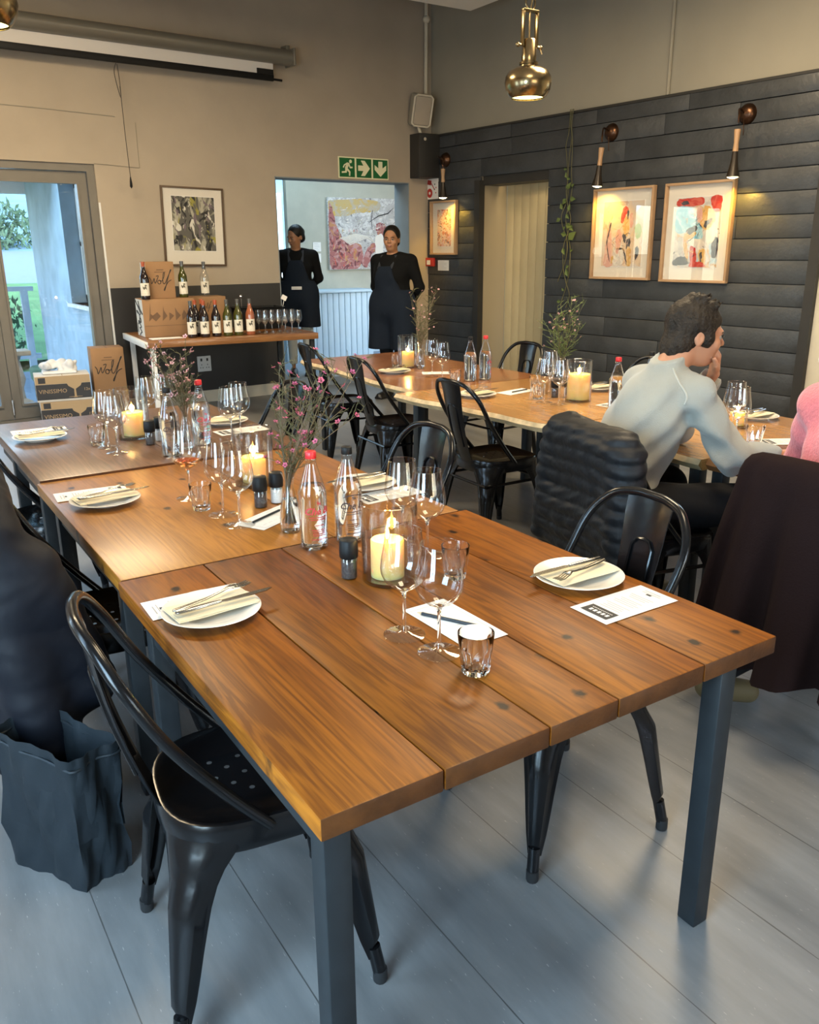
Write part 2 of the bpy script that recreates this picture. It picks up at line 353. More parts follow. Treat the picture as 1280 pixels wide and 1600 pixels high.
def blend(name, prims, h, mats, parent=None, origin=(0, 0, 0), fn=None, matfn=None, relax=1):
    lo = np.full(3, 9e9); hi = -lo
    for p in prims:
        if p.get('sub'): continue
        if p['t'] == 'c': q = [np.array(p['a'])-p['ra'], np.array(p['b'])-p.get('rb', p['ra']), np.array(p['a'])+p['ra'], np.array(p['b'])+p.get('rb', p['ra'])]
        else: r = max(p['r'])*1.05 if p['t'] == 'e' else float(np.linalg.norm(p['r'])); q = [np.array(p['c'])-r, np.array(p['c'])+r]
        lo = np.minimum(lo, np.min(q, 0)); hi = np.maximum(hi, np.max(q, 0))
    D, l0 = field(prims, lo-4*h, hi+4*h, h, fn); V, F = surface_net(D, l0, h)
    for _ in range(relax):
        A = np.zeros_like(V); c = np.zeros(len(V))
        for a, b in ((0, 1), (1, 2), (2, 3), (3, 0)):
            np.add.at(A, F[:, a], V[F[:, b]]); np.add.at(A, F[:, b], V[F[:, a]]); np.add.at(c, F[:, a], 1); np.add.at(c, F[:, b], 1)
        V = V*0.5+0.5*A/np.maximum(c, 1)[:, None]
    me = bpy.data.meshes.new(name); W = V-np.array(origin)
    me.vertices.add(len(W)); me.vertices.foreach_set('co', W.astype(np.float32).ravel())
    me.loops.add(F.size); me.loops.foreach_set('vertex_index', F.ravel().astype(np.int32))
    me.polygons.add(len(F)); me.polygons.foreach_set('loop_start', np.arange(0, F.size, 4, dtype=np.int32))
    me.polygons.foreach_set('use_smooth', np.ones(len(F), bool))
    if not isinstance(mats, (list, tuple)): mats = [mats]
    for m in mats: me.materials.append(MATS[m])
    if matfn is not None: C = V[F].mean(1); me.polygons.foreach_set('material_index', matfn(C).astype(np.int32))
    me.update(calc_edges=True); me.validate()
    return link(bpy.data.objects.new(name, me), parent)
def C(a, b, ra, rb=None, k=0.02, **q): return dict(t='c', a=a, b=b, ra=ra, rb=ra if rb is None else rb, k=k, **q)
def E(c, r, rot=(0, 0, 0), k=0.02, **q): return dict(t='e', c=c, r=r, rot=rot, k=k, **q)
def B(c, r, rot=(0, 0, 0), rd=0.01, k=0.02, **q): return dict(t='b', c=c, r=r, rot=rot, rd=rd, k=k, **q)

# ------------------------------------------------------------------ material library
plain('plaster_taupe', (0.40, 0.335, 0.255), 0.85, bump=0.12, bscale=18, var=0.07, vscale=1.6)
plain('plaster_grey', (0.31, 0.28, 0.215), 0.85, bump=0.12, bscale=18, var=0.06, vscale=1.4)
plain('dado_paint', (0.032, 0.031, 0.03), 0.5, var=0.1, vscale=2)
plain('black_plank', (0.042, 0.045, 0.048), 0.42, bump=0.35, bscale=26, var=0.22, vscale=5)
plain('dark_trim', (0.026, 0.024, 0.021), 0.5, var=0.1)
plain('cream_paint', (0.62, 0.55, 0.42), 0.55, var=0.05)
plain('white_paint', (0.72, 0.72, 0.70), 0.5, var=0.03)
plain('ceiling_white', (0.8, 0.76, 0.68), 0.8)
plain('pale_blue_board', (0.52, 0.66, 0.74), 0.5, var=0.03)
plain('hall_wall', (0.44, 0.43, 0.35), 0.8, var=0.05)
plain('hall_grey', (0.22, 0.25, 0.26), 0.7, var=0.05)
plain('tan_board', (0.56, 0.46, 0.27), 0.6, var=0.06, vscale=3)
plain('tan_reveal', (0.38, 0.31, 0.20), 0.7)
plain('door_grey', (0.17, 0.155, 0.13), 0.42, var=0.06)
plain('hall_floor', (0.30, 0.36, 0.42), 0.5, var=0.08)
plain('verandah_wall', (0.34, 0.46, 0.56), 0.8, bump=0.3, bscale=9, var=0.16, vscale=3.2)
plain('black_metal', (0.005, 0.005, 0.0055), 0.2, spec=0.34, bump=0.03, bscale=50)
plain('leg_steel', (0.016, 0.019, 0.021), 0.42, spec=0.3, var=0.15, vscale=20)
plain('rubber', (0.012, 0.012, 0.012), 0.7)
plain('steel', (0.40, 0.38, 0.34), 0.25, metal=1.0)
plain('chrome', (0.75, 0.75, 0.75), 0.12, metal=1.0)
plain('antique_brass', (0.30, 0.225, 0.12), 0.22, metal=1.0, var=0.2, vscale=14)
plain('dark_copper', (0.10, 0.05, 0.028), 0.3, metal=0.9, var=0.2, vscale=14)
plain('lamp_wood', (0.42, 0.25, 0.13), 0.5)
plain('shade_dark', (0.03, 0.022, 0.015), 0.35, metal=0.4)
plain('porcelain', (0.80, 0.77, 0.70), 0.16, coat=0.4)
plain('napkin_cream', (0.80, 0.69, 0.47), 0.9, bump=0.15, bscale=150)
plain('paper', (0.80, 0.77, 0.72), 0.8)
plain('ink', (0.03, 0.03, 0.03), 0.7)
plain('ink_faint', (0.42, 0.40, 0.38), 0.8)
plain('pencil_black', (0.015, 0.018, 0.02), 0.35)
plain('pencil_wood', (0.5, 0.36, 0.2), 0.6)
plain('wax', (0.95, 0.66, 0.26), 0.45, sss=1.0)
plain('wick', (0.02, 0.015, 0.01), 0.9)
plain('cap_red', (0.62, 0.025, 0.03), 0.35)
plain('cap_black', (0.008, 0.008, 0.008), 0.5, spec=0.25)
plain('pepper', (0.05, 0.04, 0.035), 0.7, var=0.5, vscale=160)
plain('salt', (0.72, 0.70, 0.66), 0.6, var=0.1, vscale=160)
plain('print_red', (0.5, 0.03, 0.05), 0.6)
plain('print_dark', (0.05, 0.03, 0.03), 0.6)
plain('cardboard', (0.30, 0.165, 0.075), 0.8, var=0.08, vscale=5)
plain('cardboard_dark', (0.15, 0.085, 0.045), 0.8, var=0.12, vscale=5)
plain('box_white', (0.66, 0.63, 0.57), 0.7)
plain('box_black', (0.035, 0.035, 0.038), 0.6)
plain('box_kraft', (0.42, 0.30, 0.17), 0.75)
plain('plastic_white', (0.7, 0.72, 0.74), 0.35, bump=0.2, bscale=30)
plain('green_sign', (0.006, 0.12, 0.03), 0.5)
plain('glow_paint', (0.80, 0.78, 0.52), 0.6)
plain('sign_red', (0.45, 0.03, 0.02), 0.5)
plain('frame_brown', (0.10, 0.062, 0.035), 0.45, var=0.15)
plain('frame_oak', (0.42, 0.26, 0.14), 0.45, var=0.12)
plain('mat_board', (0.74, 0.69, 0.60), 0.85)
plain('screen_grey', (0.20, 0.185, 0.15), 0.35, metal=0.3)
plain('screen_white', (0.66, 0.62, 0.57), 0.85)
plain('cord', (0.06, 0.05, 0.04), 0.7)
plain('skin_light', (0.50, 0.235, 0.13), 0.5, sss=0.08)
plain('skin_brown', (0.36, 0.17, 0.085), 0.48, sss=0.08)
plain('hair_brown', (0.024, 0.017, 0.011), 0.6, spec=0.3, bump=0.9, bscale=90, var=0.5, vscale=22)
plain('hair_black', (0.006, 0.005, 0.004), 0.45, spec=0.3, bump=0.4, bscale=90)
plain('lips', (0.25, 0.07, 0.05), 0.45)
plain('eye_white', (0.30, 0.27, 0.24), 0.4)
plain('eye_dark', (0.015, 0.01, 0.008), 0.2)
plain('shirt_pale', (0.31, 0.315, 0.28), 0.9, bump=0.25, bscale=260, sheen=0.3, var=0.06, vscale=5)
plain('shirt_seam', (0.44, 0.44, 0.39), 0.9)
plain('knit_pink', (0.66, 0.17, 0.18), 0.95, bump=0.5, bscale=120, sheen=0.3, var=0.08, vscale=40)
plain('knit_black', (0.006, 0.006, 0.006), 0.95, spec=0.15)
plain('trouser_black', (0.008, 0.008, 0.009), 0.85, spec=0.2, bump=0.2, bscale=30)
plain('trouser_white', (0.46, 0.48, 0.46), 0.8)
plain('apron_navy', (0.009, 0.014, 0.024), 0.9, spec=0.2, bump=0.1, bscale=40)
plain('apron_strap', (0.022, 0.026, 0.034), 0.85)
plain('shoe_black', (0.01, 0.01, 0.011), 0.3)
plain('shoe_olive', (0.10, 0.075, 0.03), 0.7)
plain('down_black', (0.006, 0.007, 0.009), 0.55, spec=0.3, bump=0.25, bscale=34)
plain('down_navy', (0.004, 0.005, 0.009), 0.6, spec=0.25, bump=0.1, bscale=34)
plain('fleece_brown', (0.014, 0.007, 0.0065), 0.97, spec=0.1, bump=0.15, bscale=160)
plain('tote_black', (0.010, 0.015, 0.019), 0.62, spec=0.35, bump=0.25, bscale=22)
plain('stem_green', (0.09, 0.085, 0.035), 0.7)
plain('stem_dry', (0.14, 0.10, 0.055), 0.8)
plain('leaf_green', (0.10, 0.14, 0.035), 0.6)
plain('leaf_outdoor', (0.07, 0.15, 0.09), 0.7, var=0.5, vscale=9)
plain('blossom_pink', (0.62, 0.13, 0.24), 0.7)
plain('blossom_pale', (0.66, 0.36, 0.36), 0.7)
plain('blossom_heart', (0.16, 0.02, 0.05), 0.7)
plain('grass_lawn', (0.10, 0.24, 0.08), 0.9, var=0.2, vscale=3)
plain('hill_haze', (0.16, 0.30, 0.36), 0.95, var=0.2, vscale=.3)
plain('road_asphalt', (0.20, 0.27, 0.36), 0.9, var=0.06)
plain('bark', (0.20, 0.17, 0.14), 0.9)
plain('pot_stone', (0.5, 0.44, 0.36), 0.8, var=0.15, vscale=14)
plain('wine_red_glass', (0.012, 0.006, 0.006), 0.08, spec=0.6, coat=0.5)
plain('wine_green_glass', (0.05, 0.052, 0.008), 0.08, spec=0.6, coat=0.5)
plain('wine_rose_glass', (0.30, 0.09, 0.04), 0.08, spec=0.6, coat=0.5)
plain('foil_orange', (0.40, 0.09, 0.035), 0.35)
plain('foil_grey', (0.13, 0.13, 0.125), 0.35, metal=0.4)
plain('wine_label', (0.72, 0.67, 0.55), 0.7, var=0.06, vscale=60)
plain('label_ink', (0.12, 0.11, 0.08), 0.8)
plain('socket_white', (0.62, 0.62, 0.60), 0.4)
emit('flame', (1.0, 0.55, 0.13), 26)
emit('lamp_disc', (1.0, 0.80, 0.42), 14)
emit('pendant_disc', (1.0, 0.86, 0.32), 5)
emit('daylight_pane', (0.75, 0.92, 1.0), 2.2)
thin_glass('glass_thin')
thin_glass('glass_pane', (0.96, 0.98, 0.99), 0.05, 4.0, 0.6)
thin_glass('glass_hurricane', (0.96, 0.96, 0.95), 0.08, 3.0, 1.0)
thin_glass('glass_picture', (1, 1, 1), 0.07, 4.0, 0.8)
solid_glass('glass_solid', (0.97, 0.98, 0.97), 1.45)
solid_glass('water', (0.98, 1.0, 1.0), 1.33)
solid_glass('rose_wine', (0.85, 0.33, 0.13), 1.34)
wood('pine_near', (0.105, 0.029, 0.0025), (0.28, 0.090, 0.006), (0.012, 0.004, 0.001), 0.40, 0.0, 0.22)
wood('pine_middle', (0.21, 0.076, 0.010), (0.38, 0.155, 0.022), (0.04, 0.015, 0.005), 0.34, 0.06, 0.35, pvar=0.08)
wood('oak_dark', (0.085, 0.042, 0.022), (0.19, 0.095, 0.050), (0.03, 0.014, 0.008), 0.32, 0.2, pvar=0.06, knots=False)
wood('live_edge', (0.30, 0.14, 0.042), (0.52, 0.27, 0.085), (0.10, 0.045, 0.015), 0.22, 0.5, pvar=0.10, knots=False)
wood('live_edge_far', (0.20, 0.075, 0.025), (0.34, 0.14, 0.05), (0.10, 0.045, 0.015), 0.22, 0.5, pvar=0.10, knots=False)
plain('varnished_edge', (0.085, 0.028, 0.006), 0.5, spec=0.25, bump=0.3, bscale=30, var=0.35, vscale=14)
plain('sapwood', (0.60, 0.45, 0.25), 0.6, bump=0.4, bscale=22, var=0.3, vscale=16)
wood('counter_wood', (0.19, 0.075, 0.022), (0.32, 0.14, 0.04), (0.05, 0.02, 0.01), 0.3, 0.3, along=0, pvar=0.08, knots=False)

def floor_material():
    m, n, b = nodes_of('painted_floorboards'); N = n.nodes.new; L = n.links.new
    tc = N('ShaderNodeTexCoord'); sp = N('ShaderNodeSeparateXYZ'); L(tc.outputs['Object'], sp.inputs[0])
    d = N('ShaderNodeMath'); d.operation = 'MULTIPLY_ADD'; d.inputs[1].default_value = 1/0.352; d.inputs[2].default_value = 10-0.274/0.352; L(sp.outputs[0], d.inputs[0])
    fr = N('ShaderNodeMath'); fr.operation = 'FRACT'; L(d.outputs[0], fr.inputs[0])
    pp = N('ShaderNodeMath'); pp.operation = 'PINGPONG'; pp.inputs[1].default_value = 0.5; L(fr.outputs[0], pp.inputs[0])
    nz = N('ShaderNodeTexNoise'); nz.inputs['Scale'].default_value = 7; nz.inputs['Detail'].default_value = 4; L(tc.outputs['Object'], nz.inputs['Vector'])
    th = N('ShaderNodeMath'); th.operation = 'MULTIPLY'; th.inputs[1].default_value = 0.009; L(nz.outputs['Fac'], th.inputs[0])
    ls = N('ShaderNodeMath'); ls.operation = 'LESS_THAN'; L(pp.outputs[0], ls.inputs[0]); L(th.outputs[0], ls.inputs[1])
    mp = N('ShaderNodeMapping'); mp.inputs['Scale'].default_value = (5, 0.9, 1); L(tc.outputs['Object'], mp.inputs[0])
    n2 = N('ShaderNodeTexNoise'); n2.inputs['Scale'].default_value = 1.3; n2.inputs['Detail'].default_value = 6; n2.inputs['Roughness'].default_value = 0.6; L(mp.outputs[0], n2.inputs['Vector'])
    cr = N('ShaderNodeValToRGB'); e = cr.color_ramp.elements; e[0].position = 0.3; e[0].color = (0.125, 0.127, 0.125, 1); e[1].position = 0.72; e[1].color = (0.235, 0.232, 0.222, 1); L(n2.outputs['Fac'], cr.inputs[0])
    n3 = N('ShaderNodeTexNoise'); n3.inputs['Scale'].default_value = 38; n3.inputs['Detail'].default_value = 2; L(mp.outputs[0], n3.inputs['Vector'])
    sp2 = N('ShaderNodeMapRange'); sp2.inputs[1].default_value = 0.70; sp2.inputs[2].default_value = 0.74; L(n3.outputs['Fac'], sp2.inputs[0])
    a = N('ShaderNodeMix'); a.data_type = 'RGBA'; L(sp2.outputs[0], a.inputs[0]); L(cr.outputs[0], a.inputs[6]); a.inputs[7].default_value = (0.33, 0.31, 0.28, 1)
    x = N('ShaderNodeMix'); x.data_type = 'RGBA'; L(ls.outputs[0], x.inputs[0]); L(a.outputs[2], x.inputs[6]); x.inputs[7].default_value = (0.075, 0.074, 0.07, 1)
    L(x.outputs[2], b.inputs['Base Color'])
    rr = N('ShaderNodeMapRange'); rr.inputs[3].default_value = 0.24; rr.inputs[4].default_value = 0.50; L(n2.outputs['Fac'], rr.inputs[0]); L(rr.outputs[0], b.inputs['Roughness'])
    sm = N('ShaderNodeMath'); sm.operation = 'MULTIPLY_ADD'; sm.inputs[1].default_value = -1.2; L(ls.outputs[0], sm.inputs[0]); L(n2.outputs['Fac'], sm.inputs[2])
    bp = N('ShaderNodeBump'); bp.inputs['Strength'].default_value = 0.25; bp.inputs['Distance'].default_value = 0.006; L(sm.outputs[0], bp.inputs['Height']); L(bp.outputs[0], b.inputs['Normal'])
floor_material()

# ------------------------------------------------------------------ the setting
TB, TR = math.tan(0.064), math.tan(-0.074)
CB, SB = math.cos(0.064), math.sin(0.064)
def yB(x): return 9.29+TB*(x-5)
def xR(y): return 6.648+TR*(y-6)
MBK = Matrix(((CB, -SB, 0, 5), (SB, CB, 0, 9.29), (0, 0, 1, 0), (0, 0, 0, 1)))          # back wall frame: x along, y outwards
_a = math.atan(TR)                                                                       # right wall frame: x along +y of the room, y outwards (+x)
MRT = Matrix(((math.sin(_a), math.cos(_a), 0, 6.648), (math.cos(_a), -math.sin(_a), 0, 6), (0, 0, 1, 0), (0, 0, 0, 1)))
ub = lambda x: (x-5)/CB
ur = lambda y: (y-6)/math.cos(_a)

def panel(mb, M, u0, u1, z0, z1, v0=0.0, v1=0.3, m=0): return mb.box(((u0+u1)/2, (v0+v1)/2, (z0+z1)/2), (abs(u1-u0), abs(v1-v0), abs(z1-z0)), m, M)

m = MB(); m.box((2.6, 3.4, -0.05), (8.6, 12.6, 0.1)); fl = struct('floor', m, 'painted_floorboards')
# back wall with the glass door opening and the doorway into the hall
m = MB()
DX0, DX1, DH = -0.62, 2.25, 2.455
OX0, OX1, OH = 4.225, 6.10, 2.425
panel(m, MBK, ub(-1.7), ub(DX0), 0, 5.2); panel(m, MBK, ub(DX0), ub(OX0), DH, 5.2); panel(m, MBK, ub(OX0), ub(OX1), OH, 5.2)
panel(m, MBK, ub(OX1), ub(6.46), 0, 5.2)
panel(m, MBK, ub(DX1), ub(OX0), 1.275, DH); panel(m, MBK, ub(DX1), ub(OX0), 0, 1.275, m=1)
struct('wall_back', m, ['plaster_taupe', 'dado_paint'])
m = MB(); panel(m, MBK, ub(DX1+0.02), ub(OX0), 0, 0.13, -0.018, 0.002); struct('baseboard_back', m, 'cream_paint')
m = MB(); panel(m, MBK, ub(DX1), ub(DX1)+0.02, 0, 2.1, -0.006, 0.004); struct('trim_1', m, 'white_paint')
m = MB(); panel(m, MBK, ub(OX1)-0.012, ub(OX1), 0.0, OH, 0.0, 0.30); panel(m, MBK, ub(OX0), ub(OX1), OH-0.012, OH, 0.0, 0.30); panel(m, MBK, ub(OX0), ub(OX0)+0.012, 0.0, OH, 0.0, 0.30)
struct('trim_2', m, 'hall_grey')
# fine cable lines that run over the wall above the glass door
m = MB()
def onb(x, z, off=0.004): return (x, yB(x)-off, z)
m.tube([onb(0.9, 2.93), onb(1.8, 2.92), onb(2.5, 2.90)], 0.004, 5); m.tube([onb(2.25, 2.46), onb(2.70, 2.44), onb(2.70, 2.86)], 0.004, 5)
tag(obj('wall_cable', m, 'plaster_grey'), 'thin painted cable running along the wall above the glass door', 'cable')

# right wall: painted planks below, plaster above
m = MB(); rr = random.Random(3)
Y0, Y1, D0, D1, DZ = 4.27, 9.40, 7.30, 8.385, 2.345
z = 0.0; row = 0
while z < 2.95:
    hgt = min(0.186+rr.uniform(-0.012, 0.012), 2.955-z); segs = []
    spans = [(Y0, Y1)] if z > DZ-0.02 else [(Y0, D0), (D1, Y1)]
    for a, b in spans:
        c = a
        while c < b-0.01:
            e = min(b, c+rr.uniform(0.7, 2.2))
            if b-e < 0.35: e = b
            dep = rr.uniform(0.0, 0.010); m.box(((ur(c)+ur(e))/2, 0.03-dep/2-0.012, z+hgt/2+rr.uniform(-.0015, .0015)), (ur(e)-ur(c)-0.004, 0.03+dep, hgt-rr.uniform(0.004, 0.009)), 0, MRT, 0.0015); c = e
    z += hgt
panel(m, MRT, ur(Y0), ur(D0), 0, 2.95, 0.03, 0.3, 1); panel(m, MRT, ur(D1), ur(Y1), 0, 2.95, 0.03, 0.3, 1); panel(m, MRT, ur(D0), ur(D1), DZ, 2.95, 0.03, 0.3, 1)
panel(m, MRT, ur(4.12), ur(9.45), 2.95, 5.2, 0.05, 0.32, 2); panel(m, MRT, ur(-2.5), ur(4.12), 2.95, 5.2, 0.05, 0.32, 2)
panel(m, MRT, ur(-2.5), ur(3.2), 0, 2.95, 0.0, 0.3, 3)
struct('wall_right', m, ['black_plank', 'dark_trim', 'plaster_grey', 'cream_paint'])
m = MB(); panel(m, MRT, ur(4.19), ur(4.275), 0, 2.96, -0.05, 0.1); struct('trim_3', m, 'dark_trim')
m = MB(); panel(m, MRT, ur(8.37), ur(8.46), 0, 2.40, -0.035, 0.05); struct('trim_4', m, 'dark_trim')
m = MB(); panel(m, MRT, ur(4.2), ur(9.3), 2.952, 2.975, -0.012, 0.055); struct('trim_5', m, 'dark_trim')
m = MB(); m.box((6.27, 9.30, 2.725), (0.31, 0.30, 0.50), 0, None, 0.004); struct('trim_6', m, 'dark_trim')
# white window at the right end of the plank wall
m = MB(); panel(m, MRT, ur(4.10), ur(4.19), 0, 2.95, 0.0, 0.12); panel(m, MRT, ur(3.2), ur(3.3), 0, 2.95, 0.0, 0.12); panel(m, MRT, ur(3.3), ur(4.1), 0, 0.7, 0.0, 0.2); panel(m, MRT, ur(3.3), ur(4.1), 2.6, 2.95, 0.0, 0.2)
panel(m, MRT, ur(3.68), ur(3.74), 0.7, 2.6, 0.05, 0.1)
w1 = struct('window_1', m, 'cream_paint')
m = MB(); panel(m, MRT, ur(3.3), ur(4.1), 0.7, 2.6, 0.09, 0.1); struct('window_glass', m, 'glass_pane', parent=w1)
# passage behind the opening in the plank wall, lined with tongue and groove boards
m = MB(); panel(m, MRT, ur(D1)-.006, ur(D1)+0.05, 0, 2.6, 0.028, 0.42); panel(m, MRT, ur(5.6), ur(D1)+0.05, 2.62, 2.70, 0.3, 1.9); struct('wall_passage', m, 'tan_reveal')
m = MB()
for k in range(22):
    u = ur(D1)-0.13*k; m.box((u-0.065, 0.45, 1.20), (0.126, 0.05, 2.40), 0, MRT, 0.006)
panel(m, MRT, ur(5.5), ur(D1), 2.36, 2.50, 0.39, 0.45); panel(m, MRT, ur(5.5), ur(D1), 0, 2.7, 0.47, 0.55)
struct('wall_passage_boards', m, 'tan_board')
m = MB(); panel(m, MRT, ur(5.5), ur(D1)+0.1, -0.1, 0.0, 0.0, 1.2); struct('floor_passage', m, 'painted_floorboards')

# the other walls (windows beside and behind the camera), and the ceiling
m = MB()
def wall_holes(mb, axis, at, lo, hi, holes, H=5.2, t=0.25):
    c = lo
    for a, b, z0, z1 in holes+[(hi, hi, 0, 0)]:
        segs = [(c, a, 0, H)]
        if b > a: segs += [(a, b, 0, z0), (a, b, z1, H)]
        for p, q, s0, s1 in segs:
            if q-p < 1e-4: continue
            if axis == 'x': mb.box((at, (p+q)/2, (s0+s1)/2), (t, q-p, s1-s0))
            else: mb.box(((p+q)/2, at, (s0+s1)/2), (q-p, t, s1-s0))
        c = b
LW = [(-0.35, 0.95, 0.5, 2.4), (2.05, 3.15, 0.5, 2.4), (4.45, 5.55, 0.5, 2.4)]
wall_holes(m, 'x', -1.62, -2.6, 9.2, LW); struct('wall_left', m, 'plaster_taupe')
m = MB(); wall_holes(m, 'y', -2.62, -1.75, 7.4, [(1.3, 3.9, 0.75, 2.45)]); struct('wall_front', m, 'plaster_taupe')
for k, (a, b, z0, z1) in enumerate(LW):
    m = MB()
    for yy in (a+.03, (a+b)/2, b-.03): m.box((-1.62, yy, (z0+z1)/2), (0.08, 0.06, z1-z0))
    for zz in (z0+.03, (z0+z1)/2, z1-.03): m.box((-1.62, (a+b)/2, zz), (0.08, b-a, 0.06))
    w = struct('window_%d' % (k+2), m, 'white_paint'); m = MB(); m.box((-1.62, (a+b)/2, (z0+z1)/2), (0.006, b-a, z1-z0)); struct('window_glass', m, 'glass_pane', parent=w)
m = MB(); m.box((2.6, -2.62, 0.79), (2.6, 0.1, 0.08)); m.box((2.6, -2.62, 2.41), (2.6, 0.1, 0.08)); [m.box((xx, -2.62, 1.6), (0.07, 0.1, 1.7)) for xx in (1.34, 2.6, 3.86)]
w = struct('window_5', m, 'white_paint'); m = MB(); m.box((2.6, -2.62, 1.6), (2.6, 0.006, 1.7)); struct('window_glass', m, 'glass_pane', parent=w)
m = MB(); m.box((2.6, 3.4, 5.25), (9.2, 13.4, 0.1)); struct('ceiling', m, 'ceiling_white')
m = MB(); m.box((1.95, 2.70, 4.04), (8.0, 10.47, 0.08)); struct('ceiling_soffit', m, 'ceiling_white')

# hall behind the doorway
m = MB(); m.box((5.8, 11.2, 0.05), (4.4, 3.5, 0.1)); struct('floor_hall', m, 'hall_floor')
m = MB(); m.box((6.9, 11.66, 1.9), (2.85, 0.1, 3.6)); m.box((4.55, 12.3, 1.9), (1.9, 0.1, 3.6), 1); m.box((3.7, 10.9, 1.9), (0.1, 2.8, 3.6), 1); m.box((8.2, 10.6, 1.9), (0.1, 2.2, 3.6)); m.box((5.9, 11.05, 3.5), (4.8, 2.7, 0.1))
struct('wall_hall', m, ['hall_wall', 'hall_grey'])
m = MB(); m.box((5.62, 12.22, 1.75), (0.10, 0.04, 1.4)); struct('window_6', m, 'daylight_pane')
m = MB()
for k in range(14): m.box((5.26+0.095*k, 11.08, 0.57), (0.088, 0.05, 0.94), 0, None, 0.008)
m.box((5.85, 11.36, 0.55), (1.42, 0.5, 0.9)); m.box((5.87, 11.32, 1.06), (1.5, 0.6, 0.035), 0, None, 0.006)
m.box((7.4, 11.58, 0.55), (1.8, 0.05, 0.94)); m.box((7.4, 11.56, 1.04), (1.8, 0.08, 0.04), 0, None, 0.006)
struct('wall_hall_panelling', m, 'pale_blue_board')

# glass folding door: fixed frame and two leaves
m = MB()
for a, b, z0, z1 in ((DX0, DX1, 2.385, DH), (2.175, DX1, 0, 2.385), (DX0, DX0+0.075, 0, 2.385)): panel(m, MBK, ub(a), ub(b), z0, z1, 0.02, 0.16)
panel(m, MBK, ub(DX0), ub(DX1), -0.01, 0.035, 0.02, 0.16)
d1 = struct('door_1', m, 'door_grey')
def leaf(x0, x1):
    q = MB()
    for a, b, z0, z1 in ((x0, x0+0.085, 0.04, 2.38), (x1-0.085, x1, 0.04, 2.38), (x0+.085, x1-.085, 2.285, 2.38), (x0+.085, x1-.085, 0.04, 0.17)): panel(q, MBK, ub(a), ub(b), z0, z1, 0.05, 0.10)
    for a, b, z0, z1 in ((x0+.08, x0+.10, 0.165, 2.29), (x1-.10, x1-.08, 0.165, 2.29), (x0+.1, x1-.1, 2.27, 2.29), (x0+.1, x1-.1, 0.165, 0.185)): panel(q, MBK, ub(a), ub(b), z0, z1, 0.035, 0.115)
    o = obj('door_leaf', q, 'door_grey', d1); q = MB(); panel(q, MBK, ub(x0+.085), ub(x1-.085), 0.17, 2.285, 0.073, 0.077); obj('glass_pane', q, 'glass_pane', o); return o
lf = leaf(1.205, 2.17); l2 = leaf(0.24, 1.20); leaf(-0.54, 0.235)
m = MB(); m.tube([MBK @ Vector(p) for p in ((ub(1.155), 0.04, 1.10), (ub(1.155), 0.0, 1.10), (ub(1.155), 0.0, 1.22), (ub(1.155), 0.04, 1.22))], 0.009, 8); obj('handle', m, 'chrome', l2)
m = MB()
for zz in (0.16, 2.2): m.lathe([(0, -.075), (.013, -.075), (.013, .075), (0, .075)], 10, 0, MBK @ Vector((ub(1.2025), 0.04, zz)))
obj('hinge', m, 'chrome', l2)

# verandah and garden outside
m = MB(); m.box((0.6, 11.35, -0.06), (4.0, 3.7, 0.1)); struct('floor_verandah', m, 'road_asphalt')
m = MB(); wall_holes(m, 'x', 2.40, 9.4, 12.95, [(9.85, 10.88, 1.05, 2.43)], 2.75, 0.3); struct('wall_verandah', m, 'verandah_wall')
m = MB(); 
for y0, y1, z0, z1 in ((9.86, 9.94, 1.06, 2.42), (10.79, 10.87, 1.06, 2.42), (9.86, 10.87, 1.06, 1.14), (9.86, 10.87, 2.34, 2.42), (9.86, 10.87, 1.70, 1.75)): m.box((2.45, (y0+y1)/2, (z0+z1)/2), (0.06, y1-y0, z1-z0))
m.box((2.33, 10.37, 1.03), (0.26, 1.1, 0.04))
w = struct('window_7', m, 'white_paint'); m = MB(); m.box((2.46, 10.37, 1.74), (0.006, 0.9, 1.3)); struct('window_glass', m, 'glass_pane', parent=w)
m = MB(); m.box((0.6, 12.0, 2.62), (4.2, 5.4, 0.06)); m.box((0.6, 13.2, 2.50), (4.2, 0.12, 0.2)); struct('roof_verandah', m, 'white_paint')
rl = thing('verandah_railing', 'pale wooden verandah railing outside the glass door', 'railing', (0, 13.1, 0))
m = MB(); m.box((1.2, 0, 1.15), (2.0, 0.12, 0.06)); obj('handrail', m, 'verandah_wall', rl); m = MB(); m.box((1.2, 0, 0.22), (2.0, 0.07, 0.07)); obj('bottom_rail', m, 'verandah_wall', rl)
for xx in (0.35, 2.08): m = MB(); m.box((xx, 0, 0.58), (0.09, 0.09, 1.16)); obj('post', m, 'verandah_wall', rl)
for k in range(6): m = MB(); m.box((0.6+0.235*k, 0, 0.69), (0.055, 0.04, 0.9)); obj('baluster', m, 'verandah_wall', rl)
m = MB(); m.tube([(1.86, 13.25, 0), (1.86, 13.25, 2.7)], 0.035, 10); tag(obj('verandah_pole', m, 'white_paint'), 'slim white pole holding the verandah roof past the railing', 'pole')
pt = thing('pedestal_stand', 'carved pale wooden pedestal standing outside behind the glass door', 'stand', (1.42, 10.1, 0))
m = MB(); m.lathe([(0, 0), (.13, 0), (.13, .05), (.06, .09), (.05, .2), (.085, .3), (.06, .42), (.045, .5), (.07, .56), (0, .56)], 20); obj('column', m, 'pot_stone', pt)
m = MB(); m.box((0, 0, .59), (.30, .30, .05), 0, None, .006); obj('top', m, 'pot_stone', pt)
m = MB(); m.lathe([(0, 0), (.10, 0), (.16, .10), (.17, .22), (.14, .25), (.12, .24), (0, .2)], 20); tag(obj('garden_pot', m, 'leaf_outdoor', loc=(1.95, 11.6, 0)), 'round green pot on the verandah floor behind the plastic bag', 'pot')
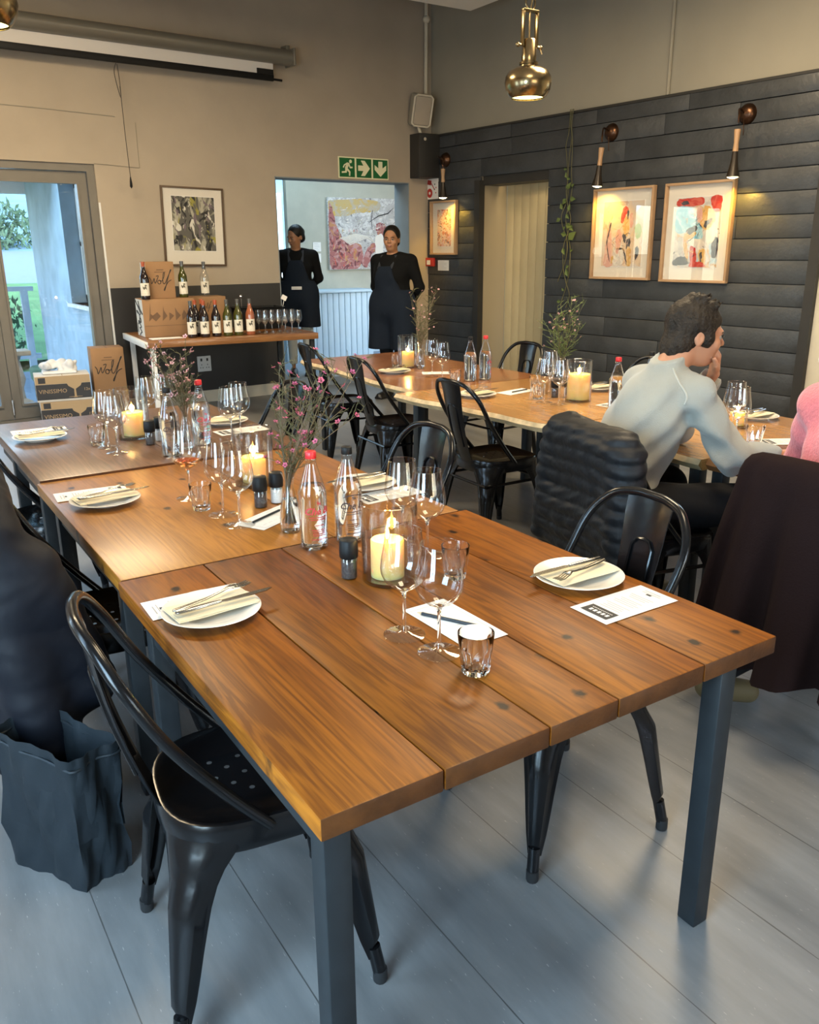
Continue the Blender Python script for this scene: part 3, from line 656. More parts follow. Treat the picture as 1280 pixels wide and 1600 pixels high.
def bush(name, c, r, n, size, label, mat='leaf_outdoor', seed=1, cat='bush'):
    q = MB(); g = random.Random(seed)
    for _ in range(n):
        v = Vector((g.gauss(0, 1), g.gauss(0, 1), g.gauss(0, 1))).normalized()*(0.55+0.45*g.random())
        p = Vector((c[0]+v.x*r[0], c[1]+v.y*r[1], c[2]+v.z*r[2])); a = Euler((g.uniform(0, 6), g.uniform(0, 6), g.uniform(0, 6))).to_matrix(); s = size*g.uniform(.6, 1.3)
        q.add([p+a @ Vector(t)*s for t in ((-.5, 0, 0), (0, .22, .06), (.6, 0, 0), (0, -.22, .06))], [(0, 1, 2, 3)])
    return tag(obj(name, q, mat), label, cat)
bush('railing_shrub', (1.5, 13.75, 0.65), (0.8, 0.35, 0.62), 900, 0.10, 'dense dark leafy shrub growing right behind the verandah railing', seed=4)
bush('garden_bush', (3.4, 46, 2.6), (5.0, 3, 2.1), 5000, 0.36, 'wide pale green bushes beyond the road', seed=5)
m = MB(); m.box((3, 15.2, -0.3), (26, 4, 0.3)); m.grid([[(-8, 14.5, 0.0), (14, 14.5, 0.0)], [(-8, 21, 0.98), (14, 21, 0.98)]]); struct('lawn', m, 'grass_lawn')
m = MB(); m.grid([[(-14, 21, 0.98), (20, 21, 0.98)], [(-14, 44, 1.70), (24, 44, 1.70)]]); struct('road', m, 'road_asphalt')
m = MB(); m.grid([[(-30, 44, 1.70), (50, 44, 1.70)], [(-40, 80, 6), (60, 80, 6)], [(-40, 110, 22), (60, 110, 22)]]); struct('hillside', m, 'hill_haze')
tr = thing('garden_tree', 'tall bare branching tree standing beyond the road', 'tree', (1.5, 50, 1.9)); m = MB(); g = random.Random(8)
def branch(p, d, l, r, n):
    e = p+d*l; m.tube([p, p+d*l*.5+Vector((g.gauss(0, .05), 0, g.gauss(0, .05)))*l, e], [r, r*.85, r*.65], 6)
    if n:
        for _ in range(3): branch(e, (d+Vector((g.gauss(0, .6), g.gauss(0, .4), g.uniform(-.1, .5)))).normalized(), l*g.uniform(.6, .8), r*.6, n-1)
branch(Vector((0, 0, 0)), Vector((.05, 0, 1)), 2.2, .22, 4); obj('trunk', m, 'bark', tr)
q = bush('crown', (0, 0, 5.0), (3.2, 2, 2.0), 2600, .20, 'x', seed=9); q.parent = tr; del q['label']; del q['category']

# ------------------------------------------------------------------ tables
TZ = 0.76
def plank_top(mb, x0, x1, y0, y1, cuts, z=TZ, th=0.045, gap=0.003, m=0, bev=0.004):
    xs = [x0]+cuts+[x1]
    for a, b in zip(xs[:-1], xs[1:]): mb.box(((a+b)/2, (y0+y1)/2, z-th/2), (b-a-gap, y1-y0, th), m, None, bev)
def table(name, label, x0, x1, y0, y1, cuts, mat, legs, z=TZ, th=0.045, cross=(), rz=0.0, group=None):
    cx, cy = (x0+x1)/2, (y0+y1)/2; t = thing(name, label, 'table', (cx, cy, 0), rz, group)
    m = MB(); plank_top(m, x0-cx, x1-cx, y0-cy, y1-cy, [c-cx for c in cuts], z, th)
    for c in cross: m.box((0, c-cy, z-th*.5), (x1-x0, .002, th*.9))
    top = obj('tabletop', m, [mat, 'varnished_edge'], t)
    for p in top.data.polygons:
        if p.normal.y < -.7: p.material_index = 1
    for lx, ly in legs: m = MB(); m.box((lx-cx, ly-cy, (z-th)/2), (0.052, 0.052, z-th), 0, None, 0.004); obj('leg', m, 'leg_steel', t)
    m = MB(); lxs = sorted({l[0] for l in legs}); lys = sorted({l[1] for l in legs})
    for lx in (lxs[0], lxs[-1]): m.box((lx-cx, (lys[0]+lys[-1])/2-cy, z-th-0.025), (0.03, lys[-1]-lys[0]-0.05, 0.048))
    for ly in (lys[0], lys[-1])[1:]: m.box(((lxs[0]+lxs[-1])/2-cx, ly-cy, z-th-0.025), (lxs[-1]-lxs[0]-0.05, 0.03, 0.048))
    obj('apron_frame', m, 'leg_steel', t); return t
table('dining_table', 'large orange-brown pine plank table with dark knots, closest to the camera', 0.491, 1.692, 1.03, 2.245, [0.737, 0.985, 1.17, 1.435], 'pine_near', [(0.525, 1.062), (1.535, 1.062), (0.530, 2.02), (1.60, 2.02)])
table('dining_table', 'light honey pine table in the middle, between the orange-brown plank table and the dark one', 0.500, 1.665, 2.250, 3.475, [1.17], 'pine_middle', [(0.545, 2.36), (1.60, 2.36), (0.540, 3.21), (1.60, 3.21)])
table('dining_table', 'dark reddish-brown wooden table nearest to the glass door', 0.512, 1.69, 3.482, 4.83, [1.10], 'oak_dark', [(0.555, 3.62), (1.62, 3.62), (0.545, 4.20), (1.62, 4.60)], z=TZ+0.008, th=0.05)
def live_table(label, F, Bx, y0, y1, mat, legs, seed, sap=True, fat=0.0):
    """slab table: wavy bark edge on the side facing the camera. F: front x at y0 and at y1"""
    cx, cy = 3.5, (y0+y1)/2; t = thing('dining_table', label, 'table', (cx, cy, 0)); g = random.Random(seed); n = 28; th = 0.05
    w = [0.006*math.sin(k*.7+seed)+0.007*math.sin(k*.31+2*seed)+g.uniform(-.004, .004) for k in range(n)]
    top = []; mid = []; bot = []
    for k in range(n):
        f = k/(n-1); y = y0+(y1-y0)*f; x = F[0]+(F[1]-F[0])*f+w[k]; top.append((x-cx, y-cy, TZ)); mid.append((x-cx-0.010-g.uniform(0, .008), y-cy, TZ-0.022)); bot.append((x-cx+0.015, y-cy, TZ-th))
    m = MB(); gx = (F[0]+Bx)/2-cx
    P = [[top[k], (gx-.3, top[k][1], TZ), (gx, top[k][1], TZ), (gx+.3, top[k][1], TZ), (Bx-cx, top[k][1], TZ), (Bx-cx, top[k][1], TZ-th), (gx, top[k][1], TZ-th), bot[k]] for k in range(n)]
    m.loft([r for r in P], 0, True, False); m.f = [f[::-1] for f in m.f]
    top_o = obj('tabletop', m, mat, t)
    m = MB(); m.grid([[(a[0]-.001, a[1], a[2]) for a in top], mid, [(b[0]-.003, b[1], b[2]) for b in bot]], 0, True); obj('bark_edge', m, 'sapwood' if sap else mat, t)
    for lx, ly in legs: m = MB(); m.box((lx-cx, ly-cy, (TZ-th)/2), (0.055, 0.055, TZ-th), 0, None, 0.004); obj('leg', m, 'leg_steel', t)
    return t
live_table('golden slab table farthest from the camera, in front of the standing woman', (2.955, 3.09), 4.08, 4.50, 6.40, 'live_edge_far', [(3.06, 4.55), (3.97, 4.55), (3.22, 6.27), (3.98, 6.25)], 1)
live_table('golden slab table with the pale bark edge, set with the bushy dried flowers', (2.935, 2.81), 4.09, 3.15, 4.49, 'live_edge', [(3.02, 3.23), (3.98, 3.23), (2.93, 4.40), (3.98, 4.40)], 2)
live_table('golden slab table where the man in the pale shirt leans', (2.955, 2.95), 4.09, 2.25, 3.14, 'live_edge', [(3.03, 3.06), (3.98, 3.06), (3.05, 2.335), (3.98, 2.335)], 3)
live_table('slab table in front of the person in pink', (2.96, 2.99), 4.07, 0.85, 2.24, 'live_edge_far', [(3.05, 0.95), (3.98, 0.95), (3.05, 2.215), (3.98, 2.215)], 4, False)

# ------------------------------------------------------------------ pressed metal chairs
K = 1.11
def seat_outline(s=1.0, n=48):
    out = []
    for i in range(n):
        a = -PI/4*3+2*PI*i/n                    # starts at the rear left corner, counter-clockwise
        c, q = math.cos(a), math.sin(a); p = 2.8 if q < 0 else 5.0
        r = (abs(c)**p+abs(q)**p)**(-1/p); out.append((0.178*r*c*s, 0.178*r*q*s))
    return out
def leg_mesh(sx, sy, rib):
    m = MB(); P = []; N = 13
    Z = [0.447, 0.425, 0.40, 0.37, 0.34, 0.30, 0.26, 0.21, 0.16, 0.11, 0.08, 0.062]
    Wd = [0.150, 0.138, 0.112, 0.090, 0.076, 0.065, 0.058, 0.050, 0.043, 0.035, 0.028, 0.024]
    for z, w in zip(Z, Wd):
        f = 1-z/0.45; cx, cy = sx*(0.176+0.038*f), sy*(0.172+0.040*f); rho = min(0.055 if sy > 0 else 0.12, w*(0.7 if sy > 0 else 0.85)); row = []
        for k in range(N):
            u = k/(N-1)*2-1                      # -1 end of one flange, +1 end of the other
            if abs(u) > 0.45:
                d = (abs(u)-0.45)/0.55*(w-rho); x, y = (-(rho+d), 0.0) if u < 0 else (0.0, -(rho+d))
            else:
                a = (u/0.45+1)*PI/4; x, y = -rho+rho*math.sin(a), -rho+rho*math.cos(a)
            if rib and abs(u) < 0.5 and 0.08 < z < 0.33:
                b = 0.011*min(1, 2.2*math.cos(u/0.5*PI/2))*min(1, (z-0.07)/.03, (0.335-z)/.03); x += b; y += b
            row.append((K*(cx+sx*x), K*(cy+sy*y), K*z))
        P.append(row if sx*sy < 0 else row[::-1])
    m.slab(P, 0.003); cx, cy = sx*(0.209), sy*(0.207)
    m.tube([(K*(cx-sx*.010), K*(cy-sy*.010), K*.085), (K*cx, K*cy, K*.02)], [.0165, .0165], 12); return m, (K*cx, K*cy)
def make_chair(label, group, brace):
    t = thing('metal_chair', label, 'chair', (0, 0, 0), 0, group)
    m = MB(); o = [seat_outline(s) for s in (1.0, 1.025, 1.03, 1.0, 0.95, 0.90)]; zz = (0.392, 0.402, 0.440, 0.454, 0.455, 0.447)
    rings = [[(K*x, K*y, K*z) for x, y in r] for r, z in zip(o, zz)]
    sq = []; S0 = 0.075; h = 12
    for (a, b) in (((-1, -1), (1, -1)), ((1, -1), (1, 1)), ((1, 1), (-1, 1)), ((-1, 1), (-1, -1))):
        for k in range(h): f = k/h; sq.append((K*S0*(a[0]+(b[0]-a[0])*f), K*S0*(a[1]+(b[1]-a[1])*f), K*.443))
    m.loft(rings+[sq], 0, False, True)
    n = 5; c = 2*S0/n
    for i in range(n):
        for j in range(n):
            x0, y0 = -S0+c*(i+.5), -S0+c*(j+.5); q = [(x0+c/2*a, y0+c/2*b) for a, b in ((-1, -1), (0, -1), (1, -1), (1, 0), (1, 1), (0, 1), (-1, 1), (-1, 0))]
            if (i+j) % 2 == 0:
                r = 0.0058; hole = [(x0+r*math.cos(-3*PI/4+k*PI/4), y0+r*math.sin(-3*PI/4+k*PI/4)) for k in range(8)]
                m.add([(K*x, K*y, K*.443) for x, y in q+hole], [(k, (k+1) % 8, 8+(k+1) % 8, 8+k) for k in range(8)])
            else: m.add([(K*x, K*y, K*.443) for x, y in q], [tuple(range(8))])
    obj('seat', m, 'black_metal', t, sharp=50)
    for sx, sy in ((-1, -1), (1, -1), (1, 1), (-1, 1)):
        m, f = leg_mesh(sx, sy, True); l = obj('leg', m, 'black_metal', t)
        m = MB(); m.lathe([(0, 0), (.0155, 0), (.0172, .005), (.0172, .034), (0, .035)], 12, 0, (f[0], f[1], 0)); obj('foot', m, 'rubber', l)
    side = [(.178, .005, .435), (.184, -.075, .53), (.190, -.165, .655), (.182, -.225, .765), (.130, -.262, .832), (.062, -.280, .851)]
    pts = side+[(0, -.284, .853)]+[(-x, y, z) for x, y, z in side[::-1]]
    m = MB(); m.tube(catmull([(K*x, K*y, K*z) for x, y, z in pts], 6), 0.0125, 10); obj('back_hoop', m, 'black_metal', t)
    m = MB(); P = []
    for i in range(9):
        f = i/8; z = .440+.405*f; yb = -.183-.098*f**0.9-0.012*math.sin(PI*f); w = .052+.030*f
        P.append([(K*w*u, K*(yb-.012*(1-u*u)+(.012 if f < .99 else .006)), K*z) for u in [k/4-1 for k in range(9)]])
    m.slab(P, 0.003)
    for dy in (.0025, -.0045):
        e = [(.036, .52), (.038, .64), (.038, .715), (.022, .735), (0, .737)]; e = e+[(-x, z) for x, z in e[-2::-1]]
        m.tube([(K*x, K*(-.183-.098*((z-.44)/.405)**.9-0.012*math.sin(PI*(z-.44)/.405)-.010*(1-(x/.08)**2)+.012+dy), K*z) for x, z in e], 0.0045, 6)
    obj('back_splat', m, 'black_metal', t)
    if brace:
        m = MB()
        for a, b in (((-1, -1), (1, -1)), ((1, -1), (1, 1)), ((1, 1), (-1, 1)), ((-1, 1), (-1, -1))): m.tube([(K*.178*a[0], K*.178*a[1], K*.335), (K*.178*b[0], K*.178*b[1], K*.335)], .0085, 6)
        obj('brace', m, 'black_metal', t)
    return t
GL, GR, GF = 'metal chairs at the three joined pine tables', 'metal chairs along the near side of the slab tables', 'metal chairs between the slab tables and the plank wall'
ca = make_chair('black metal chair pulled out at the closest corner of the orange-brown plank table', GL, False)
ca.location = (0.580, 1.60, 0); ca.rotation_euler.z = math.radians(-98)
R9 = math.radians
copy_tree(ca, (0.56, 2.68, 0), R9(-94), 'black metal chair behind the tote bag, seat holes showing, navy coat over its back')
copy_tree(ca, (0.63, 3.92, 0), R9(-88), 'black metal chair tucked at the dark table, beyond the navy coat')
copy_tree(ca, (1.538, 1.595, 0), R9(84), 'black metal chair tucked under the orange-brown table beside the card with the black printed square')
copy_tree(ca, (1.60, 2.76, 0), R9(88), 'black metal chair tucked at the honey pine table beside the two plates')
copy_tree(ca, (1.66, 4.14, 0), R9(90), 'black metal chair tucked at the dark table facing the wine counter')
cb = make_chair('black metal chair in the aisle, closest of the three empty ones there', GR, True)
cb.location = (2.98, 3.70, 0); cb.rotation_euler.z = R9(-92)
copy_tree(cb, (3.05, 4.86, 0), R9(-94), 'black metal chair, middle one of the three empty ones in the aisle')
copy_tree(cb, (3.16, 5.84, 0), R9(-95), 'black metal chair, farthest of the three empty ones, beside the wine counter')
copy_tree(cb, (2.71, 2.28, 0), R9(-104), 'black metal chair under the man, a puffer jacket over its back')
copy_tree(cb, (2.77, 1.50, 0), R9(-92), 'black metal chair under the person in pink, a brown coat over its back')
copy_tree(cb, (3.97, 4.90, 0), R9(92), 'black metal chair facing the aisle in front of the passage opening', GF)
copy_tree(cb, (4.05, 3.72, 0), R9(90), 'black metal chair facing the aisle, half hidden behind the water bottles and the man', GF)

# ------------------------------------------------------------------ wine counter by the back wall
CZ = 0.83
ct = thing('wine_counter', 'long wooden console table holding the wine bottles and stemware by the back wall', 'table', (3.16, 8.42, 0), R9(-5.0))
m = MB()
for k in range(4): m.box((0, -0.42+.28*k, CZ-.03), (1.70, .277, .06), 0, None, .003)
obj('tabletop', m, 'counter_wood', ct)
for x, y in ((-.80, -.50), (-.80, .50), (.80, -.50), (.80, .50)): m = MB(); m.box((x, y, (CZ-.06)/2), (.045, .045, CZ-.06), 0, None, .003); obj('leg', m, 'white_paint' if x < 0 else 'leg_steel', ct)
m = MB(); m.box((-.865, 0, CZ-.032), (.03, 1.12, .058), 0, None, .003); obj('end_trim', m, 'white_paint', ct)

# ------------------------------------------------------------------ tableware, built once per kind and copied
def wrap_text(mb, string, size, r, ang, z, m, shear=0.0, space=1.0):
    """lettering printed round a cylinder of radius r, centred on the angle ang"""
    q = MB(); q.text(string, size, Matrix(), 0, shear, 'CENTER', 0.0, space, .022)
    vs = [((r+.0004)*math.cos(ang+v[0]/r), (r+.0004)*math.sin(ang+v[0]/r), z+v[1]) for v in q.v]; mb.add(vs, q.f, m)
GLASSES, TUMBLERS, BOTTLES, PLATES, KNIVES, FORKS, NAPKINS, CARDS, CANDLES = ('stemmed wine glasses on the dining tables', 'faceted water tumblers on the dining tables', 'clear water bottles on the dining tables', 'white side plates at the place settings', 'table knives on the plates', 'table forks on the plates', 'folded napkins on the plates', 'printed menu cards on the tables', 'pillar candles in glass cylinders')
PROTO = {}
def place(kind, make, loc, rz, label, group):
    if kind not in PROTO:
        t = make(); t.location = loc; t.rotation_euler = (0, 0, rz); t['label'] = label; t['group'] = group; PROTO[kind] = t; return t
    return copy_tree(PROTO[kind], loc, rz, label, group)
def make_wine_glass(h=0.262, s=1.0, name='wine_glass'):
    t = thing(name, 'x', 'glass')
    m = MB(); m.lathe([(.048*s, .0006), (.0498*s, .0018), (.045*s, .0035), (.02*s, .006), (.008*s, .012), (.0045*s, .025)], 32); obj('foot', m, 'glass_thin', t)
    zb = h*.43; m = MB(); m.lathe([(.0045*s, .025), (.0038*s, .05), (.0038*s, zb-.02), (.006*s, zb-.004), (.012*s, zb+.002)], 12); obj('stem', m, 'glass_solid', t)
    m = MB(); pr = [(.002, .0), (.012, .002), (.030, .012), (.046, .028), (.0535, .046), (.0545, .058), (.0525, .08), (.048, .105), (.044, .128), (.0412, h-zb)]
    m.lathe([(r*s, zb+z) for r, z in pr], 36); m.lathe([((.0412+.0009*math.cos(a))*s, h+.0009*math.sin(a)) for a in [k*PI/3 for k in range(7)]], 36); obj('bowl', m, 'glass_thin', t); return t
def make_tumbler():
    t = thing('water_tumbler', 'x', 'glass'); m = MB(); n = 54; H = .094; R = []
    for z, r, fac in ((0, .012, 0), (0, .028, .10), (.003, .0305, .12), (.03, .0338, .12), (.056, .0370, .10), (.064, .0368, 0), (.09, .0395, 0), (H, .0393, 0), (.0945, .0383, 0), (H-.002, .0372, 0), (.06, .0335, 0), (.02, .0285, 0), (.013, .024, 0), (.0115, .004, 0)):
        R.append([(r*(1-fac*(1-abs(math.cos(4.5*2*PI*k/n)))*1.0)*math.cos(2*PI*k/n), r*(1-fac*(1-abs(math.cos(4.5*2*PI*k/n))))*math.sin(2*PI*k/n), z) for k in range(n)])
    m.loft(R, 0, True, True); obj('body', m, 'glass_solid', t, sharp=25); return t
def make_bottle(cap, ink, fancy):
    t = thing('water_bottle', 'x', 'bottle')
    m = MB(); m.lathe([(0, .002), (.038, .0), (.0425, .006), (.0432, .02), (.0432, .168), (.0425, .178), (.0375, .196), (.0165, .262), (.0150, .272), (.0160, .274), (.0160, .280), (.0145, .281), (.0145, .286)], 36); obj('glass_body', m, 'glass_thin', t)
    m = MB(); m.lathe([(0, .009), (.036, .009), (.040, .014), (.0405, .160), (.0400, .172), (.036, .189), (.0325, .199), (0, .1995)], 36); obj('water', m, 'water', t)
    m = MB(); n = 40; m.loft([[(r*(1+.03*(k % 2))*math.cos(2*PI*k/n), r*(1+.03*(k % 2))*math.sin(2*PI*k/n), z) for k in range(n)] for z, r in ((.280, .0158), (.281, .0165), (.300, .0160), (.3025, .0140))]); obj('cap', m, cap, t, sharp=60)
    m = MB(); r = .0434; a = -0.55
    wrap_text(m, 'Che Bo', .030, r, a, .125, 0, .35)
    for k in range(3): m.add([((r+.0003)*math.cos(a+.12+.09*i-.1*k), (r+.0003)*math.sin(a+.12+.09*i-.1*k), .143+z) for i, z in ((-.6, .004+.003*k), (0, .012+.002*k), (.5, .005), (0, .002))], [(0, 1, 2, 3)], 0)
    for zz, w in ((.105, .7), (.098, .6), (.080, .34), (.066, .55), (.060, .5), (.054, .5), (.048, .46), (.036, .6)):
        q = [[((r+.0003)*math.cos(a+u*w), (r+.0003)*math.sin(a+u*w), zz+dz) for u in [k/5-1 for k in range(11)]] for dz in (0, .0022)]; m.grid(q)
    if fancy:
        q = [[((r+.0003)*math.cos(a+u*.75), (r+.0003)*math.sin(a+u*.75), .158+.006*u*u*-1+dz) for u in [k/5-1 for k in range(11)]] for dz in (0, .003)]; m.grid(q)
        for k in range(9): q = [[((r+.0003)*math.cos(a-1.25+.035*k+d), (r+.0003)*math.sin(a-1.25+.035*k+d), zz) for d in (0, .018)] for zz in (.03, .06)]; m.grid(q)
    obj('printed_label', m, ink, t); return t
def make_plate():
    t = thing('side_plate', 'x', 'plate'); m = MB()
    m.lathe([(0, .004), (.060, .004), (.066, .001), (.070, .001), (.074, .006), (.110, .017), (.122, .0195), (.1235, .0205), (.122, .0215), (.108, .0195), (.078, .0095), (.070, .0075), (0, .0075)], 56); obj('dish', m, 'porcelain', t); return t
def make_napkin():
    t = thing('folded_napkin', 'x', 'napkin'); m = MB(); g = random.Random(4)
    for k, (dx, th) in enumerate(((0, .0012), (.005, .0012))):
        P = [[(.105*u+dx, .052*v+.004*k,   .0225+.0018*k+.0008*math.sin(4*u+k)+.001*(u*u)) for v in (-1, -.5, 0, .5, 1)] for u in [i/6-1 for i in range(13)]]
        m.slab([r[::-1] for r in P], .0012)
    obj('cloth', m, 'napkin_cream', t); return t
def make_knife():
    t = thing('table_knife', 'x', 'knife'); L = .262; m = MB()
    m.loft([[(x, w*math.cos(a), .0045*q*math.sin(a)) for a in [k*PI/6 for k in range(12)]] for x, w, q in ((-.131, .003, .4), (-.126, .0085, 1), (-.09, .0085, 1.1), (-.03, .0065, 1), (-.012, .005, .9))]); obj('handle', m, 'steel', t)
    m = MB(); top = [(-.012, -.005), (.0, -.010), (.06, -.011), (.11, -.009), (.131, .002), (.12, .006), (.05, .0065), (-.012, .005)]; m.poly(top, .0022, 0, Matrix.Translation((0, 0, -.0011))); obj('blade', m, 'steel', t); return t
def make_fork():
    t = thing('table_fork', 'x', 'fork'); m = MB()
    def arch(x): return .010*math.exp(-((x-.055)/.03)**2)
    m.loft([[(x, w*math.cos(a), arch(x)+.0028*math.sin(a)) for a in [k*PI/5 for k in range(10)]] for x, w in ((-.115, .002), (-.11, .008), (-.07, .0075), (-.02, .005), (.03, .0035), (.048, .006), (.062, .0115), (.068, .0118))]); obj('handle', m, 'steel', t)
    for k in range(4): m = MB(); y = -.0105+.007*k; m.tube([(.064, y, arch(.064)), (.09, y, .003), (.110, y, .0045), (.117, y, .006)], [.0021, .0021, .0017, .0008], 6); obj('tine', m, 'steel', t)
    return t
def make_card(order=False):
    t = thing('order_card' if order else 'menu_card', 'x', 'card'); m = MB(); w, h = .258, .126; g = random.Random(9)
    P = [[(w*(u-.5), h*(v-.5), .0012+.0008*math.sin(3*u)) for v in (0, .5, 1)] for u in [k/8 for k in range(9)]]; m.slab([r[::-1] for r in P], .0005)
    zt = .0026
    def q(x0, y0, x1, y1, mi): m.add([(x0, y0, zt), (x1, y0, zt), (x1, y1, zt), (x0, y1, zt)], [(0, 1, 2, 3)], mi)
    if not order:
        q(-.112, -.044, -.066, .044, 1); zt = .0028
        for k in range(5): q(-.099, -.034+.0135*k, -.087, -.0255+.0135*k, 0)
        for k in range(12): q(-.080, -.034+.0057*k, -.0775, -.030+.0057*k, 0)
        zt = .0026
        for k in range(13):
            x = -.054+.0098*k; l = g.uniform(.026, .042)
            if k in (4, 9): continue
            q(x, -l, x+.0028, l, 2)
        q(.088, -.006, .096, .010, 1); q(.098, -.03, .1005, .03, 2); q(.108, -.022, .111, .03, 2)
    else:
        for p in (-.055, .05): q(-.11, p, .10, p+.0012, 2)
        q(-.11, -.055, -.1085, .05, 2); q(.02, -.05, .0215, .045, 2)
        for k in range(4): q(-.09+.028*k, -.03, -.07+.028*k, -.0285, 2)
    obj('sheet', m, ['paper', 'ink', 'ink_faint'], t); return t
def make_pencil():
    t = thing('pencil', 'x', 'pencil'); m = MB(); m.tube([(-.085, 0, .004), (.065, 0, .004)], .004, 6); obj('barrel', m, 'pencil_black', t, sharp=20)
    m = MB(); m.tube([(.065, 0, .004), (.078, 0, .004)], [.0038, .0012], 6); obj('sharpened_tip', m, 'pencil_wood', t); return t
def make_candle(R, H, pr, ph):
    """glass cylinder (its own thing) with a burning pillar candle standing in it"""
    t = thing('candle_cylinder', 'x', 'candle holder'); m = MB(); m.lathe([(0, .006), (R-.006, .006), (R-.003, .012), (R-.003, H-.001), (R-.0015, H), (R, H-.001)], 44); m.lathe([(R, H-.001), (R, .004), (R-.003, .0), (0, .0)], 44); obj('cylinder', m, 'glass_hurricane', t)
    m = MB(); m.lathe([(R-.003, .001), (R-.0005, .003), (R-.0005, .008), (R-.004, .011), (0, .010), (0, .001)], 44); obj('thick_base', m, 'glass_solid', t); return t
def make_pillar(pr, ph):
    t = thing('pillar_candle', 'x', 'candle'); m = MB(); m.lathe([(0, .012), (pr, .012), (pr, ph-.004), (pr-.003, ph), (pr-.008, ph-.002), (pr*.55, ph-.012), (.006, ph-.014), (0, ph-.014)], 36); obj('wax', m, 'wax', t)
    m = MB(); m.tube([(0, 0, ph-.014), (.001, 0, ph+.004)], .0014, 6); obj('wick', m, 'wick', t)
    m = MB(); m.lathe([(0, ph-.002), (.004, ph+.001), (.0068, ph+.009), (.0055, ph+.020), (.0028, ph+.031), (0, ph+.042)], 14); obj('flame', m, 'flame', t)
    return t
def candle(x, y, z, R, H, pr, ph, lab, power=0.9, off=(0, 0)):
    place('cyl%.3f%.3f' % (R, H), lambda: make_candle(R, H, pr, ph), (x, y, z), 0, 'clear glass cylinder around '+lab, 'glass cylinders around the candles')
    place('pil%.3f%.3f' % (pr, ph), lambda: make_pillar(pr, ph), (x+off[0], y+off[1], z), 0, 'lit cream '+lab.replace('the ', '', 1), CANDLES)
    l = bpy.data.lights.new('candle_light', 'POINT'); l.energy = power*3.0; l.color = (1.0, 0.58, 0.18); l.shadow_soft_size = 0.012
    o = bpy.data.objects.new('candle_light', l); COL.objects.link(o); o.location = (x+off[0], y+off[1], z+ph+.014)
def make_mill(fill):
    t = thing('spice_mill', 'x', 'spice mill'); m = MB(); m.lathe([(0, .001), (.022, .001), (.0235, .005), (.0235, .062), (.021, .066)], 24); obj('glass_jar', m, 'glass_thin', t)
    m = MB(); m.lathe([(0, .003), (.0215, .003), (.0215, .052), (0, .056)], 20); obj('contents', m, fill, t)
    m = MB(); n = 30; m.loft([[(r*(1+.015*(k % 2))*math.cos(2*PI*k/n), r*(1+.015*(k % 2))*math.sin(2*PI*k/n), z) for k in range(n)] for z, r in ((.060, .0235), (.062, .0255), (.080, .0262), (.110, .0245), (.113, .022))]); obj('grinder_cap', m, 'cap_black', t, sharp=60); return t
T1 = TZ+.0003; T3 = TZ+.0085
PEP, SAL = lambda: make_mill('pepper'), lambda: make_mill('salt')
MILLS = 'black capped salt and pepper mills'
def glass(x, y, lab, z=T1, rz=0.0): return place('wg', make_wine_glass, (x, y, z), rz, lab, GLASSES)
def tumbler(x, y, lab, z=T1, rz=0.0): return place('tum', make_tumbler, (x, y, z), rz, lab, TUMBLERS)
def bottle(x, y, cap, lab, z=T1, rz=0.0): return place('b'+cap, lambda: make_bottle('cap_'+cap, 'print_red' if cap == 'red' else 'print_dark', cap == 'black'), (x, y, z), rz, lab, BOTTLES)
def setting(x, y, ang, where, z=T1, knife=True, nap=0.0):
    """plate, napkin, knife and fork of one place setting; ang = direction the cutlery points"""
    place('plate', make_plate, (x, y, z), 0, 'round white side plate '+where, PLATES); a = ang
    place('nap', make_napkin, (x, y, z), a+nap, 'cream folded napkin on the plate '+where, NAPKINS)
    c, s = math.cos(a), math.sin(a)
    k = place('knife', make_knife, (x+.03*c+.020*s, y+.03*s-.020*c, z+.0385), a, 'steel knife on the plate '+where, KNIVES)
    f = place('fork', make_fork, (x+.012*c-.020*s, y+.012*s+.020*c, z+.0385), a+R9(12), 'steel fork on the plate '+where, FORKS)
# orange-brown plank table, closest to the camera
setting(.632, 1.890, R9(4), 'by the pulled-out chair on the orange-brown table')
setting(1.553, 1.545, R9(180), 'beside the card with the clear black square')
place('card', make_card, (.628, 1.992, T1), R9(178), 'white menu card half under the plate by the pulled-out chair', CARDS)
place('card', make_card, (1.532, 1.357, T1), 0, 'white menu card lying clear on the orange-brown table, black square printed on it', CARDS)
place('order', lambda: make_card(True), (1.107, 1.513, T1), R9(-89), 'white order card under the pencil and two wine glasses', CARDS)
place('pencil', make_pencil, (1.093, 1.530, T1+.003), R9(118), 'black pencil on the order card near the closest candle', 'black pencils on the order cards')
glass(.970, 1.523, 'empty wine glass overlapping the closest candle, on the orange-brown table'); glass(.985, 1.402, 'empty wine glass beside the closest tumbler, foot nearest the camera')
glass(1.318, 1.938, 'empty wine glass just behind the closest candle, slightly in front of another'); glass(1.325, 2.085, 'empty wine glass beside the menu card at the joint of the pine tables')
tumbler(.998, 1.284, 'faceted tumbler standing alone in front of the closest wine glasses'); tumbler(1.285, 1.752, 'faceted tumbler behind the wine glass with the order card seen through it', rz=.3)
candle(1.128, 1.842, T1, .077, .222, .046, .118, 'the candle closest to the camera, between bottles and wine glasses', 1.0, (-.005, .004))
place('pep', PEP, (1.040, 1.915, T1), 0, 'pepper mill pressed against the closest candle cylinder', MILLS)
bottle(1.074, 2.196, 'red', 'water bottle with red cap and red print, closest to the camera', rz=R9(-60)); bottle(1.190, 2.185, 'black', 'water bottle with black cap and dark print, beside the closest red capped one', rz=R9(-62))
